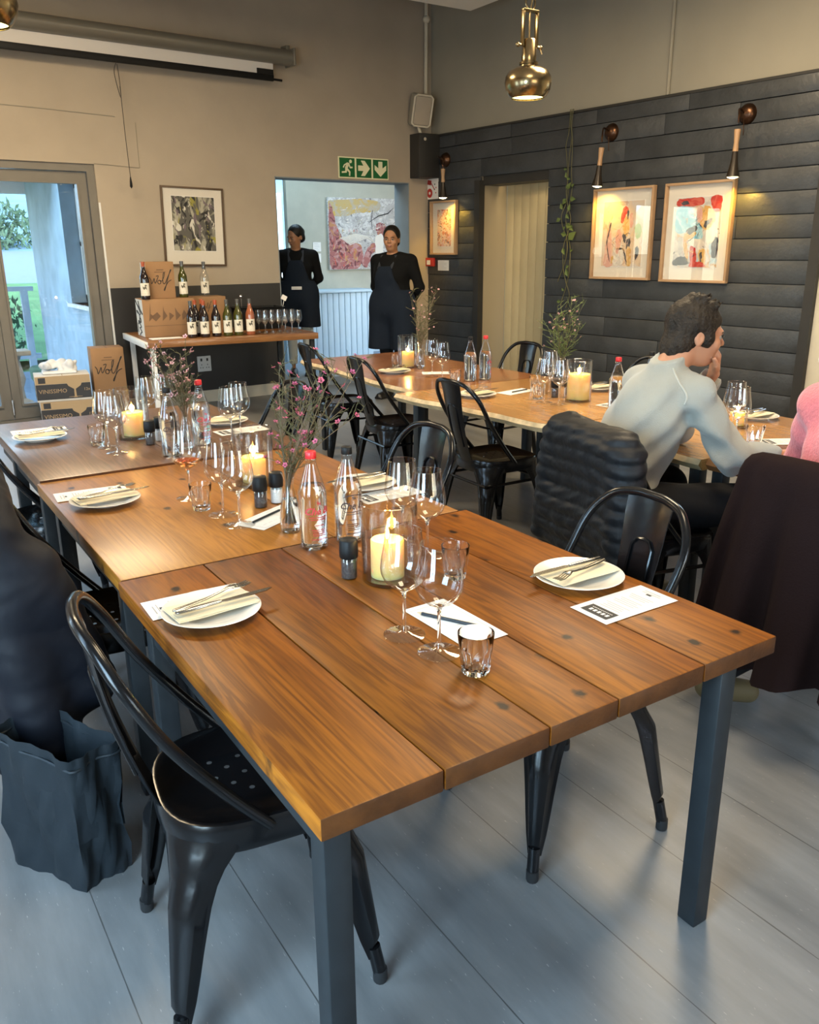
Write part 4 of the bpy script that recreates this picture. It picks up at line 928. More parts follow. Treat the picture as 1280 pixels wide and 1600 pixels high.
# honey pine table
setting(.660, 3.045, R9(6), 'on the honey pine table by the navy coat'); setting(1.545, 2.70, R9(184), 'on the honey pine table behind the two closest bottles')
place('card', make_card, (.648, 3.205, T1), R9(176), 'white menu card above the plate on the honey pine table by the navy coat', CARDS)
place('card', make_card, (1.560, 2.555, T1), R9(3), 'white menu card behind the two closest water bottles', CARDS)
place('order', None, (1.093, 2.545, T1), R9(28), 'white order card in front of the salt and pepper mills', CARDS)
place('pencil', None, (1.08, 2.555, T1+.003), R9(30), 'black pencil on the order card in front of the salt and pepper mills', 'black pencils on the order cards')
place('pep', PEP, (1.108, 2.682, T1), 0, 'pepper mill standing beside the salt mill on the honey pine table', MILLS); place('sal', SAL, (1.179, 2.701, T1), 0, 'salt mill with white salt beside the pepper mill on the honey pine table', MILLS)
candle(1.215, 2.985, T1, .077, .222, .046, .110, 'the candle in the middle of the honey pine table', 0.9)
glass(.962, 2.668, 'empty wine glass before the honey pine table candle, behind its twin'); glass(.966, 2.525, 'empty wine glass before the honey pine table candle, foot nearer the order card')
tumbler(.923, 2.772, 'faceted tumbler on the honey pine table beside the rosé wine glass')
g = glass(.935, 2.93, 'wine glass holding a little rosé wine')
m = MB(); m.lathe([(0, .1135), (.011, .115), (.0295, .125), (.0455, .1412), (.0475, .1445), (0, .1445)], 30); obj('wine', m, 'rose_wine', g)
# dark table
setting(.665, 4.30, R9(5), 'on the dark table by the cartons of glasses', T3); setting(1.545, 4.16, R9(178), 'on the dark table behind the second candle', T3)
place('card', make_card, (.700, 4.52, T3), R9(178), 'white menu card behind the plate on the dark table by the cartons', CARDS)
place('card', make_card, (1.545, 3.93, T3), R9(2), 'white menu card on the dark table behind the second candle', CARDS)
tumbler(.868, 4.02, 'faceted tumbler on the dark table beside the front pair of wine glasses', T3)
glass(.896, 3.935, 'empty wine glass of the front pair on the dark table, behind its twin', T3); glass(.902, 3.795, 'empty wine glass of the front pair on the dark table, foot nearest the table joint', T3)
glass(1.180, 4.262, 'empty wine glass behind the dark table candle, slightly nearer', T3); glass(1.295, 4.350, 'empty wine glass behind the dark table candle, beside the pink flowers', T3)
candle(1.058, 4.088, T3, .077, .240, .048, .125, 'the candle on the dark table nearest the glass door', 0.9)
place('pep', PEP, (1.076, 3.885, T3), 0, 'pepper mill in front of the dark table candle', MILLS); place('sal', SAL, (1.140, 3.945, T3), 0, 'salt mill between the dark table candle and the black capped bottle', MILLS)
bottle(1.085, 3.600, 'black', 'water bottle with black cap on the dark table beside the pink flowers', T3, R9(-58)); bottle(1.275, 3.735, 'red', 'water bottle with red cap on the dark table, behind the rosé wine glass', T3, R9(-45))
glass(1.405, 3.70, 'empty wine glass behind the second candle, near the dark table plate', T3); glass(1.490, 3.80, 'empty wine glass behind the second candle, beside the dark table menu card', T3)
# slab tables
setting(3.30, 5.28, R9(4), 'on the farthest slab table by the aisle'); setting(3.16, 4.10, R9(3), 'behind the closest empty aisle chair'); setting(3.945, 3.86, R9(182), 'behind the fat candle on the slab table'); setting(3.93, 2.69, R9(182), 'on the slab table beside the person in pink')
place('card', make_card, (3.56, 5.07, T1), R9(150), 'white menu card under the wine glasses of the farthest slab table', CARDS); place('order', None, (3.47, 4.09, T1), R9(10), 'white order card in front of the tumblers on the bark-edged slab table', CARDS)
place('pencil', None, (3.50, 4.085, T1+.003), R9(12), 'black pencil on the order card of the bark-edged slab table', 'black pencils on the order cards')
place('card', make_card, (3.66, 3.40, T1), R9(5), 'white menu card between the fat candle and the man', CARDS); place('card', make_card, (3.56, 2.25, T1), R9(-30), 'white menu card in front of the person in pink', CARDS)
candle(3.555, 5.49, T1, .077, .242, .047, .120, 'the candle farthest from the camera, beside the standing woman', 0.9); candle(3.56, 3.63, T1, .077, .240, .066, .160, 'the fat candle on the slab table beside the man', 0.9)
candle(3.66, 2.60, T1, .050, .10, .036, .075, 'the low candle between the man and the person in pink', 0.5)
tumbler(3.515, 5.60, 'faceted tumbler left of the farthest candle'); tumbler(3.352, 4.59, 'faceted tumbler behind the closest empty aisle chair, near the bottles'); tumbler(3.60, 4.06, 'faceted tumbler on the bark-edged table, behind another tumbler'); tumbler(3.40, 3.81, 'faceted tumbler on the bark-edged table, in front of another tumbler'); tumbler(3.37, 2.29, 'faceted tumbler beside the wrist of the man')
glass(3.41, 4.95, 'empty wine glass beside the farthest candle, the farther of two'); glass(3.35, 4.74, 'empty wine glass beside the farthest candle, the nearer of two')
glass(3.345, 3.69, 'empty wine glass under the bushy dried flowers, beside the tumblers'); glass(3.365, 3.585, 'empty wine glass under the bushy dried flowers, beside the fat candle'); glass(3.60, 3.93, 'empty wine glass half hidden behind the vase of bushy dried flowers')
glass(3.34, 2.37, 'empty wine glass in front of the low candle, by the arm of the man'); glass(3.455, 2.475, 'empty wine glass in front of the low candle, behind its twin'); glass(3.30, 1.80, 'empty wine glass against the sleeve of the person in pink')
bottle(3.508, 4.63, 'black', 'water bottle with black cap on the farthest slab table', rz=R9(-20)); bottle(3.630, 4.62, 'red', 'water bottle with red cap on the farthest slab table', rz=R9(-20)); bottle(3.462, 3.235, 'red', 'water bottle with red cap beside the back of the man', rz=R9(-20)); bottle(3.80, 3.30, 'black', 'water bottle with black cap half hidden behind the shoulder of the man', rz=R9(-20))
place('pep', PEP, (3.52, 3.79, T1), 0, 'pepper mill behind the wine glasses on the bark-edged slab table', MILLS); place('sal', SAL, (3.60, 3.76, T1), 0, 'salt mill between the wine glasses and the fat candle on the slab table', MILLS)

# ------------------------------------------------------------------ vases and flowers
def vase(x, y, z, H, lab, R=.034):
    t = thing('bud_vase', lab, 'vase', (x, y, z), 0, 'clear glass bud vases'); s = R/.034
    m = MB(); m.lathe([(r*s, zz*H) for r, zz in ((0, .01), (.030, 0), (.0335, .05), (.0340, .22), (.030, .42), (.020, .64), (.0145, .76), (.0150, .84), (.020, .93), (.026, 1.0))], 28); obj('glass_body', m, 'glass_thin', t)
    m = MB(); m.lathe([(r*s*.94, zz*H) for r, zz in ((0, .04), (.030, .04), (.0335, .10), (.0335, .22), (.0305, .40), (.0245, .55), (0, .55))], 24); obj('water', m, 'water', t); return t
def blossom_mesh(mat, r):
    m = MB()
    for k in range(5):
        a = 2*PI*k/5; c, s = math.cos(a), math.sin(a); L = Vector((c, s, .25)).normalized(); T = Vector((-s, c, 0))
        m.add([L*r*.15, L*r*.6+T*r*.36, L*r*1.0+Vector((0, 0, r*.1)), L*r*.6-T*r*.36], [(0, 1, 2, 3)], 0, True)
    m.sphere((0, 0, r*.08), r*.22, 1, 6, 4); return obj('blossom', m, [mat, 'blossom_heart'])
def bouquet(x, y, z, H, tall, n, spread, label, stem_mat, flower, fr, nfl, seed, lean=(0, 0), leafmat=None, cluster=None):
    t = thing('flower_bouquet', label, 'flowers', (x, y, z), 0, 'dried flower bouquets in the vases'); g = random.Random(seed); proto = None
    for k in range(n):
        a = 2*PI*k/n+g.uniform(-.4, .4); sp = spread*g.uniform(.25, 1); top = tall*g.uniform(.62, 1.0)
        e = Vector((lean[0]*top+sp*math.cos(a), lean[1]*top+sp*math.sin(a), top)); b = Vector((.012*math.cos(a+2), .012*math.sin(a+2), .03)); nk = Vector((.009*math.cos(a), .009*math.sin(a), H*.86))
        P = catmull([b, nk, nk*.55+e*.45+Vector((g.uniform(-.02, .02), g.uniform(-.02, .02), .015)), e], 5)
        m = MB(); m.tube(P, [.0021-.0013*i/len(P) for i in range(len(P))], 5); tips = []
        for q in range(6, len(P)):
            if g.random() < .95:
                d = Vector((g.gauss(0, 1), g.gauss(0, 1), g.uniform(.5, 1.6))).normalized(); l = tall*g.uniform(.06, .17); tw = [P[q], P[q]+d*l*.5+Vector((0, 0, -.004)), P[q]+d*l]; m.tube(tw, [.0013, .0011, .0006], 4, 1); tips.append(tw[2])
                for _ in range(9):
                    f = g.random(); o = P[q]+d*l*f; dd = (d+Vector((g.gauss(0, .6), g.gauss(0, .6), g.gauss(0, .3)))).normalized()*g.uniform(.012, .026); w = dd.orthogonal().normalized()*.0013; m.add([o-w, o+w, o+dd], [(0, 1, 2)], 1)
        tips.append(P[-1]); s = obj('stem', m, [stem_mat, leafmat or stem_mat], t)
        g.shuffle(tips)
        for tp in tips[:nfl]:
            if cluster and tp.z < cluster: continue
            fo = blossom_mesh(flower, fr) if proto is None else proto.copy()
            if proto is None: proto = fo
            else: COL.objects.link(fo)
            fo.parent = s; fo.location = tp; fo.rotation_euler = (g.uniform(-1, 1), g.uniform(-1, 1), g.uniform(0, 6)); q = g.uniform(.75, 1.25); fo.scale = (q, q, q)
    return t
vase(1.080, 2.375, T1, .200, 'clear bud vase beside the closest red capped bottle'); bouquet(1.080, 2.375, T1, .200, .56, 17, .17, 'tall airy spray of pink star flowers in the vase beside the closest red capped bottle', 'stem_dry', 'blossom_pink', .0105, 4, 2, (.30, .12), 'stem_green')
vase(1.190, 3.700, T3, .195, 'clear bud vase between the bottles on the dark table'); bouquet(1.190, 3.700, T3, .195, .47, 14, .10, 'dense pink flowers in the vase between the two bottles on the dark table', 'stem_dry', 'blossom_pale', .0125, 5, 5, (-.10, .05), 'stem_green', .22)
vase(3.580, 5.350, T1, .200, 'clear bud vase beside the candle farthest from the camera'); bouquet(3.580, 5.350, T1, .200, .60, 14, .17, 'brown grassy stems with small pale flowers beside the farthest candle', 'stem_dry', 'blossom_pale', .009, 2, 7, (.10, .0), 'stem_green')
vase(3.86, 4.10, T1, .195, 'clear bud vase behind the wine glasses on the bark-edged table'); bouquet(3.86, 4.10, T1, .195, .56, 16, .19, 'bushy olive green spray with white dots before the hanging vine', 'stem_green', 'blossom_pale', .009, 2, 9, (.05, -.02), 'leaf_green')
vase(3.86, 1.95, T1, .195, 'clear bud vase behind the person in pink'); bouquet(3.86, 1.95, T1, .195, .60, 10, .15, 'dry grassy stems behind the person in pink', 'stem_dry', 'blossom_pale', .009, 1, 12, (.0, .05), 'stem_green')

# ------------------------------------------------------------------ pictures, lamps and fittings on the walls
painting('art_grey', (0.10, 0.095, 0.08), [((0.38, 0.36, 0.28), .50, .56, .5), ((0.012, 0.012, 0.012), .54, .58, .45), ((0.30, 0.27, 0.05), .60, .64, .5), ((0.62, 0.60, 0.52), .62, .65, .9), ((0.02, 0.02, 0.02), .60, .63, 1.1), ((0.16, 0.12, 0.14), .63, .66, .8)], 1.3, 8, (1.4, 1, .7))
painting('art_sketch', (0.70, 0.54, 0.38), [((0.64, 0.58, 0.52), .45, .6, .5), ((0.58, 0.40, 0.30), .60, .66, 1.0), ((0.45, 0.42, 0.40), .66, .69, 1.2)], 4.1, 8)
for nm, c1, c2 in (('daub_red', (0.50, 0.03, 0.02), (0.62, 0.12, 0.08)), ('daub_ochre', (0.62, 0.36, 0.10), (0.70, 0.50, 0.24)), ('daub_teal', (0.20, 0.48, 0.60), (0.50, 0.68, 0.74)), ('daub_pink', (0.66, 0.36, 0.30), (0.72, 0.50, 0.40)), ('daub_dark', (0.03, 0.035, 0.05), (0.10, 0.09, 0.10)), ('daub_green', (0.24, 0.36, 0.05), (0.42, 0.48, 0.18)), ('daub_cream', (0.74, 0.70, 0.62), (0.60, 0.55, 0.50))):
    painting(nm, c1, [(c2, .45, .62, 1.0)], 3.3, 12)
def daubs(t, M, aw, ah, shapes):
    L = M.copy(); L.translation = (0, 0, 0); names = []; q = MB()
    for i, (mt, pts) in enumerate(shapes):
        if mt not in names: names.append(mt)
        P = catmull([((u-.5)*aw, (.5-v)*ah, 0) for u, v in pts], 8, True); q.add([(p.x+.010*noise.noise((p.x*40, p.y*40, i)), p.y+.010*noise.noise((p.x*40+9, p.y*40, i)), .0178+.0002*i) for p in P], [tuple(range(len(P)))], names.index(mt), False, L)
    g = random.Random(len(shapes)); k0 = len(names); names += ['daub_dark', 'daub_pink', 'daub_ochre']
    for k in range(46):
        c = Vector((g.gauss(0, .20)*aw, g.gauss(-.02, .24)*ah, .0178+.0002*(len(shapes)+1+k % 5))); a = g.uniform(0, PI); l = g.uniform(.012, .05); d = Vector((math.cos(a), math.sin(a), 0)); n = Vector((-d.y, d.x, 0))*g.uniform(.0015, .006)
        if abs(c.x) > aw*.45 or abs(c.y) > ah*.45: continue
        b = n*g.uniform(-2, 2); q.add([c-d*l, c-n+b*.6, c+d*l*.8+b*.3, c+n*.6+b*.6], [(0, 1, 2, 3)], k0+k % 3, False, L)
    obj('painted_shapes', q, names, t)
painting('art_figure', (0.64, 0.60, 0.54), [((0.50, 0.48, 0.46), .48, .58, .8), ((0.60, 0.40, 0.22), .60, .64, 1.0), ((0.42, 0.56, 0.62), .60, .64, .8), ((0.06, 0.07, 0.09), .66, .68, 1.3)], 7.7, 8)
painting('art_small', (0.70, 0.55, 0.42), [((0.62, 0.24, 0.10), .52, .58, 1.0), ((0.66, 0.40, 0.36), .55, .60, .8), ((0.07, 0.04, 0.05), .60, .63, 1.4)], 2.2, 16)
painting('canvas_cream', (0.46, 0.44, 0.41), [((0.62, 0.60, 0.56), .48, .58, 1.0), ((0.20, 0.19, 0.19), .60, .66, 1.6), ((0.36, 0.34, 0.32), .56, .6, 2)], 3.0, 7)
painting('canvas_red', (0.34, 0.11, 0.10), [((0.46, 0.24, 0.22), .5, .6, 1.0), ((0.14, 0.03, 0.035), .56, .62, 1.2), ((0.45, 0.20, 0.07), .58, .64, 1.1)], 5.0, 7)
painting('canvas_yellow', (0.50, 0.36, 0.14), [((0.44, 0.38, 0.28), .46, .6, .8), ((0.56, 0.36, 0.07), .56, .64, 1.4)], 6.0, 6)
def framed(name, label, M, w, h, fr, depth, fw, art, aw, ah, fmat, ay=0.0, tint=None):
    """M: local x along the wall, y up, z out of the wall; origin at the picture centre on the wall"""
    t = thing(name, label, 'picture', M.translation, 0); L = M.copy(); L.translation = (0, 0, 0)
    m = MB()
    for cx, cy, dx, dy in ((0, h/2-fw/2, w, fw), (0, -h/2+fw/2, w, fw), (-w/2+fw/2, 0, fw, h-2*fw), (w/2-fw/2, 0, fw, h-2*fw)): m.box((cx, cy, depth/2+.003), (dx, dy, depth), 0, L, .0015)
    obj('frame', m, fmat, t)
    m = MB(); m.box((0, 0, .008), (w-fw, h-fw, .010), 0, L); obj('mount_board', m, 'mat_board', t)
    m = MB(); m.box((0, ay, .0145), (aw+.012, ah+.012, .003), 1, L); m.box((0, ay, .0165), (aw, ah, .002), 0, L); obj('artwork', m, [art, 'paper'], t)
    m = MB(); m.box((0, 0, depth-.006), (w-fw*1.6, h-fw*1.6, .002), 0, L); obj('glazing', m, 'glass_picture', t); return t
XB = (CB, SB, 0); XRd = (-math.sin(_a), -math.cos(_a), 0)     # wall directions as seen from inside the room
def onR(y, z, off=0.0): return Vector((xR(y), y, z))-Vector((math.cos(_a), -math.sin(_a), 0))*off
def onBk(x, z, off=0.0): return Vector((x, yB(x), z))-Vector((-SB, CB, 0))*off
framed('framed_picture', 'dark grey and olive abstract picture with wide cream mount above the cartons', frame_M(onBk(3.228, 1.878), XB) @ Matrix.Rotation(R9(-1.2), 4, 'Z'), .695, .80, 'x', .022, .020, 'art_grey', .475, .545, 'frame_brown', .03)
MA = frame_M(onR(6.245, 1.762), XRd); t = framed('framed_picture', 'oak framed pale sketchy picture with a red-haired figure, left of the larger bright one', MA, .745, .875, 'x', .05, .022, 'art_sketch', .50, .62, 'frame_oak', .0)
daubs(t, MA, .50, .62, [('daub_pink', [(.06, .98), (.10, .60), (.16, .30), (.22, .42), (.26, .70), (.30, .97)]), ('daub_cream', [(.30, .95), (.33, .55), (.45, .46), (.52, .70), (.55, .95)]), ('daub_pink', [(.34, .52), (.44, .42), (.50, .56), (.42, .80), (.36, .74)]), ('daub_red', [(.44, .30), (.48, .13), (.56, .07), (.62, .14), (.56, .22), (.50, .34)]), ('daub_ochre', [(.50, .34), (.60, .24), (.68, .36), (.64, .52), (.55, .50)]), ('daub_pink', [(.66, .22), (.74, .20), (.76, .34), (.70, .40)]), ('daub_green', [(.80, .40), (.90, .34), (.98, .44), (.94, .56), (.84, .56)]),
 ('daub_dark', [(.52, .53), (.57, .50), (.61, .56), (.57, .64)]), ('daub_dark', [(.62, .60), (.68, .57), (.72, .63), (.66, .76), (.62, .72)]), ('daub_ochre', [(.64, .72), (.74, .74), (.76, .96), (.66, .97)]), ('daub_dark', [(.85, .72), (.92, .70), (.93, .82), (.87, .90)]), ('daub_dark', [(.60, .16), (.63, .14), (.64, .24), (.61, .28)]), ('daub_ochre', [(.26, .86), (.31, .84), (.30, .94), (.25, .96)]), ('daub_dark', [(.40, .72), (.56, .73), (.66, .95), (.64, .95), (.54, .75), (.40, .74)]), ('daub_dark', [(.12, .62), (.19, .34), (.21, .35), (.14, .64), (.22, .90), (.20, .90)])])
MBp = frame_M(onR(5.385, 1.758), XRd); t = framed('framed_picture', 'oak framed picture with bright red and light blue figure, nearest the man', MBp, .725, .885, 'x', .05, .022, 'art_figure', .475, .62, 'frame_oak', .0)
daubs(t, MBp, .475, .62, [('daub_red', [(.02, .02), (.30, .01), (.58, .01), (.58, .10), (.30, .13), (.02, .11)]), ('daub_red', [(.76, .01), (.98, .01), (.98, .18), (.88, .22), (.78, .14)]), ('daub_dark', [(.10, .06), (.24, .05), (.26, .09), (.12, .10)]), ('daub_teal', [(.02, .14), (.36, .16), (.40, .40), (.30, .48), (.02, .48)]), ('daub_ochre', [(.54, .24), (.66, .12), (.84, .20), (.88, .34), (.72, .46), (.58, .40)]), ('daub_teal', [(.42, .30), (.54, .34), (.64, .52), (.56, .62), (.42, .60)]), ('daub_pink', [(.46, .14), (.56, .16), (.60, .30), (.50, .34)]), ('daub_ochre', [(.20, .56), (.34, .48), (.50, .50), (.40, .58), (.30, .62), (.36, .86), (.28, .86)]), ('daub_dark', [(.26, .46), (.46, .40), (.50, .46), (.34, .52)]), ('daub_cream', [(.34, .60), (.62, .60), (.70, .70), (.52, .76)]),  # first daub_teal: sky reflection in the glazing, painted on as a blue patch
 ('daub_red', [(.38, .70), (.50, .72), (.54, .90), (.42, .92)]), ('daub_ochre', [(.58, .76), (.72, .74), (.74, .94), (.62, .95)]), ('daub_dark', [(.60, .80), (.66, .78), (.66, .92), (.62, .90)]), ('daub_red', [(.40, .94), (.60, .91), (.76, .98), (.42, .99)]), ('daub_dark', [(.02, .90), (.16, .84), (.32, .86), (.34, .95), (.02, .96)]), ('daub_dark', [(.86, .60), (.98, .58), (.98, .82), (.88, .84)]), ('daub_cream', [(.72, .50), (.88, .44), (.90, .60), (.78, .66)]), ('daub_dark', [(.66, .36), (.80, .30), (.82, .32), (.68, .44)])])
framed('framed_picture', 'small narrow framed sketch under the wall lamp beside the woman near the corner', frame_M(onR(9.035, 1.885), XRd), .50, .64, 'x', .05, .022, 'art_small', .27, .44, 'frame_oak', .0)
# unframed canvas in the hall
t = thing('canvas_painting', 'large unframed canvas of a white-winged figure in red and cream in the hall', 'painting', (6.72, 11.60, 1.86)); L = frame_M((0, 0, 0), (1, 0, 0))
m = MB(); m.box((0, 0, .02), (1.22, 1.02, .04), 0, L, .002)
obj('canvas', m, 'canvas_cream', t)
def blob(pts, z=.0412): 
    P = catmull([(x, y, 0) for x, y in pts], 9, True); q = MB(); q.add([(max(-.605, min(.605, p.x+.022*noise.noise((p.x*16, p.y*16, z*900)))), max(-.505, min(.505, p.y+.022*noise.noise((p.x*16+7, p.y*16, z*900)))), z) for p in P], [tuple(range(len(P)))], 0, False, L); return q
def daub(name, mat, pts, z): obj(name, blob(pts, z), mat, t)
daub('yellow_ground', 'canvas_yellow', [(-.58, .46), (.2, .48), (.25, .34), (-.1, .30), (-.5, .25)], .0412)
daub('red_ground', 'canvas_red', [(-.59, .40), (-.50, .20), (-.42, .0), (-.30, -.12), (-.05, -.16), (-.1, -.48), (-.58, -.49)], .0414)
m = MB()
for k in range(9): m.tube([Vector((-.42+.02*k, -.06-.012*k, .043)), Vector((-.15+.03*k, .0-.004*k, .043)), Vector((.05+.015*k, -.05-.01*k, .043))], .006, 4, 0, M=L)
obj('wing_strokes', m, 'mat_board', t)
g = random.Random(31); m = MB()
for k in range(150):
    low = k % 3 == 0; c = Vector((g.uniform(-.57, -.12), g.uniform(-.48, .05), .0422+.0002*(k % 7))) if low else Vector((g.uniform(-.42, .55), g.uniform(-.05, .42), .0422+.0002*(k % 7))); a = g.uniform(-.3, 1.1)+(1.0 if low else 0); l = g.uniform(.015, .06); d = Vector((math.cos(a), math.sin(a), 0)); n = Vector((-d.y, d.x, 0))*g.uniform(.002, .008)
    m.add([c-d*l, c-n*1.2, c+d*l*.9+n, c+n], [(0, 1, 2, 3)], g.choice((3, 4)) if low else g.choice((0, 1, 1, 2)), False, L)
obj('brush_strokes', m, ['mat_board', 'hall_wall', 'ink_faint', 'canvas_yellow', 'daub_red'], t)
daub('sleeve', 'canvas_red', [(-.06, -.42), (.05, -.20), (.20, -.14), (.24, -.22), (.12, -.30), (.04, -.48)], .0416)
daub('dove', 'mat_board', [(.18, -.08), (.26, .0), (.33, -.02), (.34, -.16), (.28, -.34), (.2, -.3)], .0418)
daub('face', 'canvas_red', [(.20, .14), (.28, .18), (.37, .13), (.36, .0), (.28, -.05), (.21, .01)], .0417)
daub('helmet', 'canvas_cream', [(.16, .10), (.20, .24), (.32, .27), (.42, .20), (.42, .10), (.34, .16), (.22, .16)], .0419)
m = MB(); m.tube([(.10, .18, .043), (.25, .26, .043), (.42, .30, .043), (.52, .38, .043)], [.003, .008, .010, .002], 5, M=L); m.tube([(.14, .06, .043), (.12, .2, .043), (.15, .34, .043)], .004, 5, M=L); obj('dark_strokes', m, 'ink', t)
def paper_card(name, label, M, w, h, lines, cat='notice', mat='paper'):
    t = MB(); t.box((0, 0, .003), (w, h, .004), 0, M)
    for k in range(lines): t.add([(-w*.38, h*.36-k*h*.72/max(1, lines-1)-h*.012, .0056), (w*(.3 if k % 3 else .1), h*.36-k*h*.72/max(1, lines-1)-h*.012, .0056), (w*(.3 if k % 3 else .1), h*.36-k*h*.72/max(1, lines-1)+h*.012, .0056), (-w*.38, h*.36-k*h*.72/max(1, lines-1)+h*.012, .0056)], [(0, 1, 2, 3)], 1, False, M)
    return tag(obj(name, t, [mat, 'ink_faint']), label, cat)
HM = lambda x, z: frame_M((x, 11.605, z), (1, 0, 0))
paper_card('caption_card', 'upper small caption card on the hall wall beside the canvas', HM(5.93, 1.68), .13, .13, 5, 'card'); paper_card('caption_card', 'lower small caption card on the hall wall beside the canvas', HM(5.93, 1.52), .12, .13, 4, 'card')
paper_card('wall_notice', 'small white notice sheet on the black planks under the narrow picture', frame_M(onR(9.065, 1.435), XRd), .215, .125, 6)
t = thing('fire_call_point', 'small red fire call point box beside the white notice', 'alarm', onR(9.31, 1.475)); L = frame_M((0, 0, 0), XRd)
m = MB(); m.box((0, 0, .02), (.16, .105, .04), 0, L, .005); obj('housing', m, 'sign_red', t); m = MB(); m.box((-.01, -.005, .041), (.07, .055, .004), 0, L); obj('pane', m, 'paper', t)
t = thing('fire_hose_sign', 'white sign with red fire hose and reel symbols above the narrow picture', 'sign', onR(9.285, 2.358)); L = frame_M((0, 0, 0), XRd)
m = MB(); m.box((0, 0, .004), (.235, .245, .006), 0, L); obj('board', m, 'paper', t); m = MB()
m.add([(-.05+.055*math.cos(a), -.05+.055*math.sin(a), .008) for a in [k*PI/14 for k in range(28)]], [tuple(range(28))], 0, False, L); m.add([(-.05+.018*math.cos(a), -.05+.018*math.sin(a), .0085) for a in [k*PI/8 for k in range(16)]], [tuple(range(16))], 1, False, L)
m.box((-.055, .075, .008), (.075, .055, .001), 0, L, 0, (0, 0, -.2)); m.box((.01, .03, .008), (.012, .10, .001), 0, L, 0, (0, 0, .7))
for k, (x, y) in enumerate(((.05, .05), (.075, .01), (.045, -.01), (.07, -.05))): m.box((x, y, .008), (.018, .014, .001), 0 if k % 2 else 2, L, 0, (0, 0, .6))
obj('symbols', m, ['sign_red', 'paper', 'ink'], t)
# exit sign: three green squares with running man, arrow, arrow
t = thing('exit_sign', 'green three panel emergency exit sign above the doorway, running figure and arrows', 'sign', onBk(5.42, 2.558, 0.004)); L = frame_M((0, 0, 0), XB)
m = MB(); m.box((0, 0, .005), (.715, .235, .01), 0, L); obj('board', m, 'glow_paint', t)
for k in (-1, 0, 1): m = MB(); m.box((.238*k, 0, .0108), (.212, .208, .0016), 0, L); obj('green_panel', m, 'green_sign', t)
ar = [(-.085, .03), (-.01, .03), (-.045, .085), (.01, .085), (.085, 0), (.01, -.085), (-.045, -.085), (-.01, -.03), (-.085, -.03)]
for k, ang in ((0, 0), (1, -PI/2)):
    m = MB(); m.poly(ar, 0, 0, L @ Matrix.Translation((.238*k, 0, .0125)) @ Matrix.Rotation(ang, 4, 'Z')); obj('arrow', m, 'glow_paint', t)
m = MB(); O = L @ Matrix.Translation((-.238, 0, .0125))
m.poly([(.048+.02*math.cos(a), .068+.02*math.sin(a)) for a in [k*PI/8 for k in range(16)]], 0, 0, O)
for q in ([(.035, .05), (.0, .055), (-.03, .0), (.005, -.012)], [(.0, .055), (-.045, .03), (-.062, .0), (-.048, -.006), (-.035, .018), (.0, .038)], [(.03, .05), (.045, .01), (.075, .012), (.075, -.006), (.038, -.008), (.015, .03)],
          [(-.03, .005), (-.028, -.04), (-.078, -.045), (-.078, -.064), (-.008, -.058), (-.005, -.01)], [(-.022, .0), (.012, -.012), (.045, -.045), (.04, -.092), (.02, -.09), (.022, -.052), (-.01, -.03)]): m.poly(q, 0, 0, O)
obj('running_figure', m, 'glow_paint', t)
# double wall socket under the counter
t = thing('wall_socket', 'white double wall socket plate on the dark wall under the wine counter', 'socket', onBk(3.22, .43)); L = frame_M((0, 0, 0), XB); m = MB(); m.box((0, 0, .008), (.16, .17, .016), 0, L, .005); obj('plate', m, 'socket_white', t); m = MB()
for x in (-.035, .035):
    for dx, dy in ((0, .02), (-.014, -.012), (.014, -.012)): m.box((x+dx, dy-.03, .0165), (.008, .012, .002), 0, L)
    m.box((x, .045, .0175), (.02, .03, .004), 0, L)
obj('sockets', m, 'ink', t)
# roll-up projector screen
t = thing('projector_screen', 'long grey roll-up projector screen case high on the back wall', 'projector screen', onBk(2.2, 3.60)); L = frame_M((0, 0, 0), XB)
m = MB(); R = [[(x, .085*math.cos(a)*.9, .15+.10*math.sin(a)) for a in [2*PI*k/16+.2 for k in range(16)]] for x in (-2.0, 2.20)]; m.loft(R, 0, True, True, L); obj('case', m, 'screen_grey', t)
m = MB(); m.box((2.215, 0, .15), (.03, .17, .21), 0, L, .01); m.box((2.21, .10, .06), (.05, .06, .12), 0, L, .006); m.box((-1.9, .10, .06), (.05, .06, .12), 0, L, .006); obj('end_bracket', m, 'screen_grey', t)
m = MB(); m.box((-.0, -.13, .15), (4.0, .13, .004), 0, L); obj('screen_cloth', m, 'screen_white', t)
m = MB(); m.box((0, -.215, .15), (4.0, .062, .03), 0, L, .006); m.tube([L @ Vector((2.0, -.225, .15)), L @ Vector((2.10, -.228, .15))], .012, 8); m.box((1.90, -.16, .15), (.19, .05, .03), 0, L); obj('bottom_bar', m, 'cap_black', t)
c = (2.515-2.2)/CB; m = MB(); m.tube(catmull([L @ Vector(p) for p in ((c, -.24, .16), (c-.03, -.34, .16), (c+.01, -.55, .16), (c+.015, -.40, .16), (c+.005, -.26, .16))], 6), .004, 5)
m.tube([L @ Vector((c+.012, -.45, .16)), L @ Vector((c+.02, -.9, .15)), L @ Vector((c+.03, -1.27, .15))], .004, 5); obj('pull_cord', m, 'cord', t); m = MB(); m.lathe([(0, -1.37), (.014, -1.35), (.011, -1.30), (.005, -1.26), (0, -1.26)], 10, 0, L @ Vector((c+.03, 0, .15))); obj('cord_pull', m, 'cap_black', t)
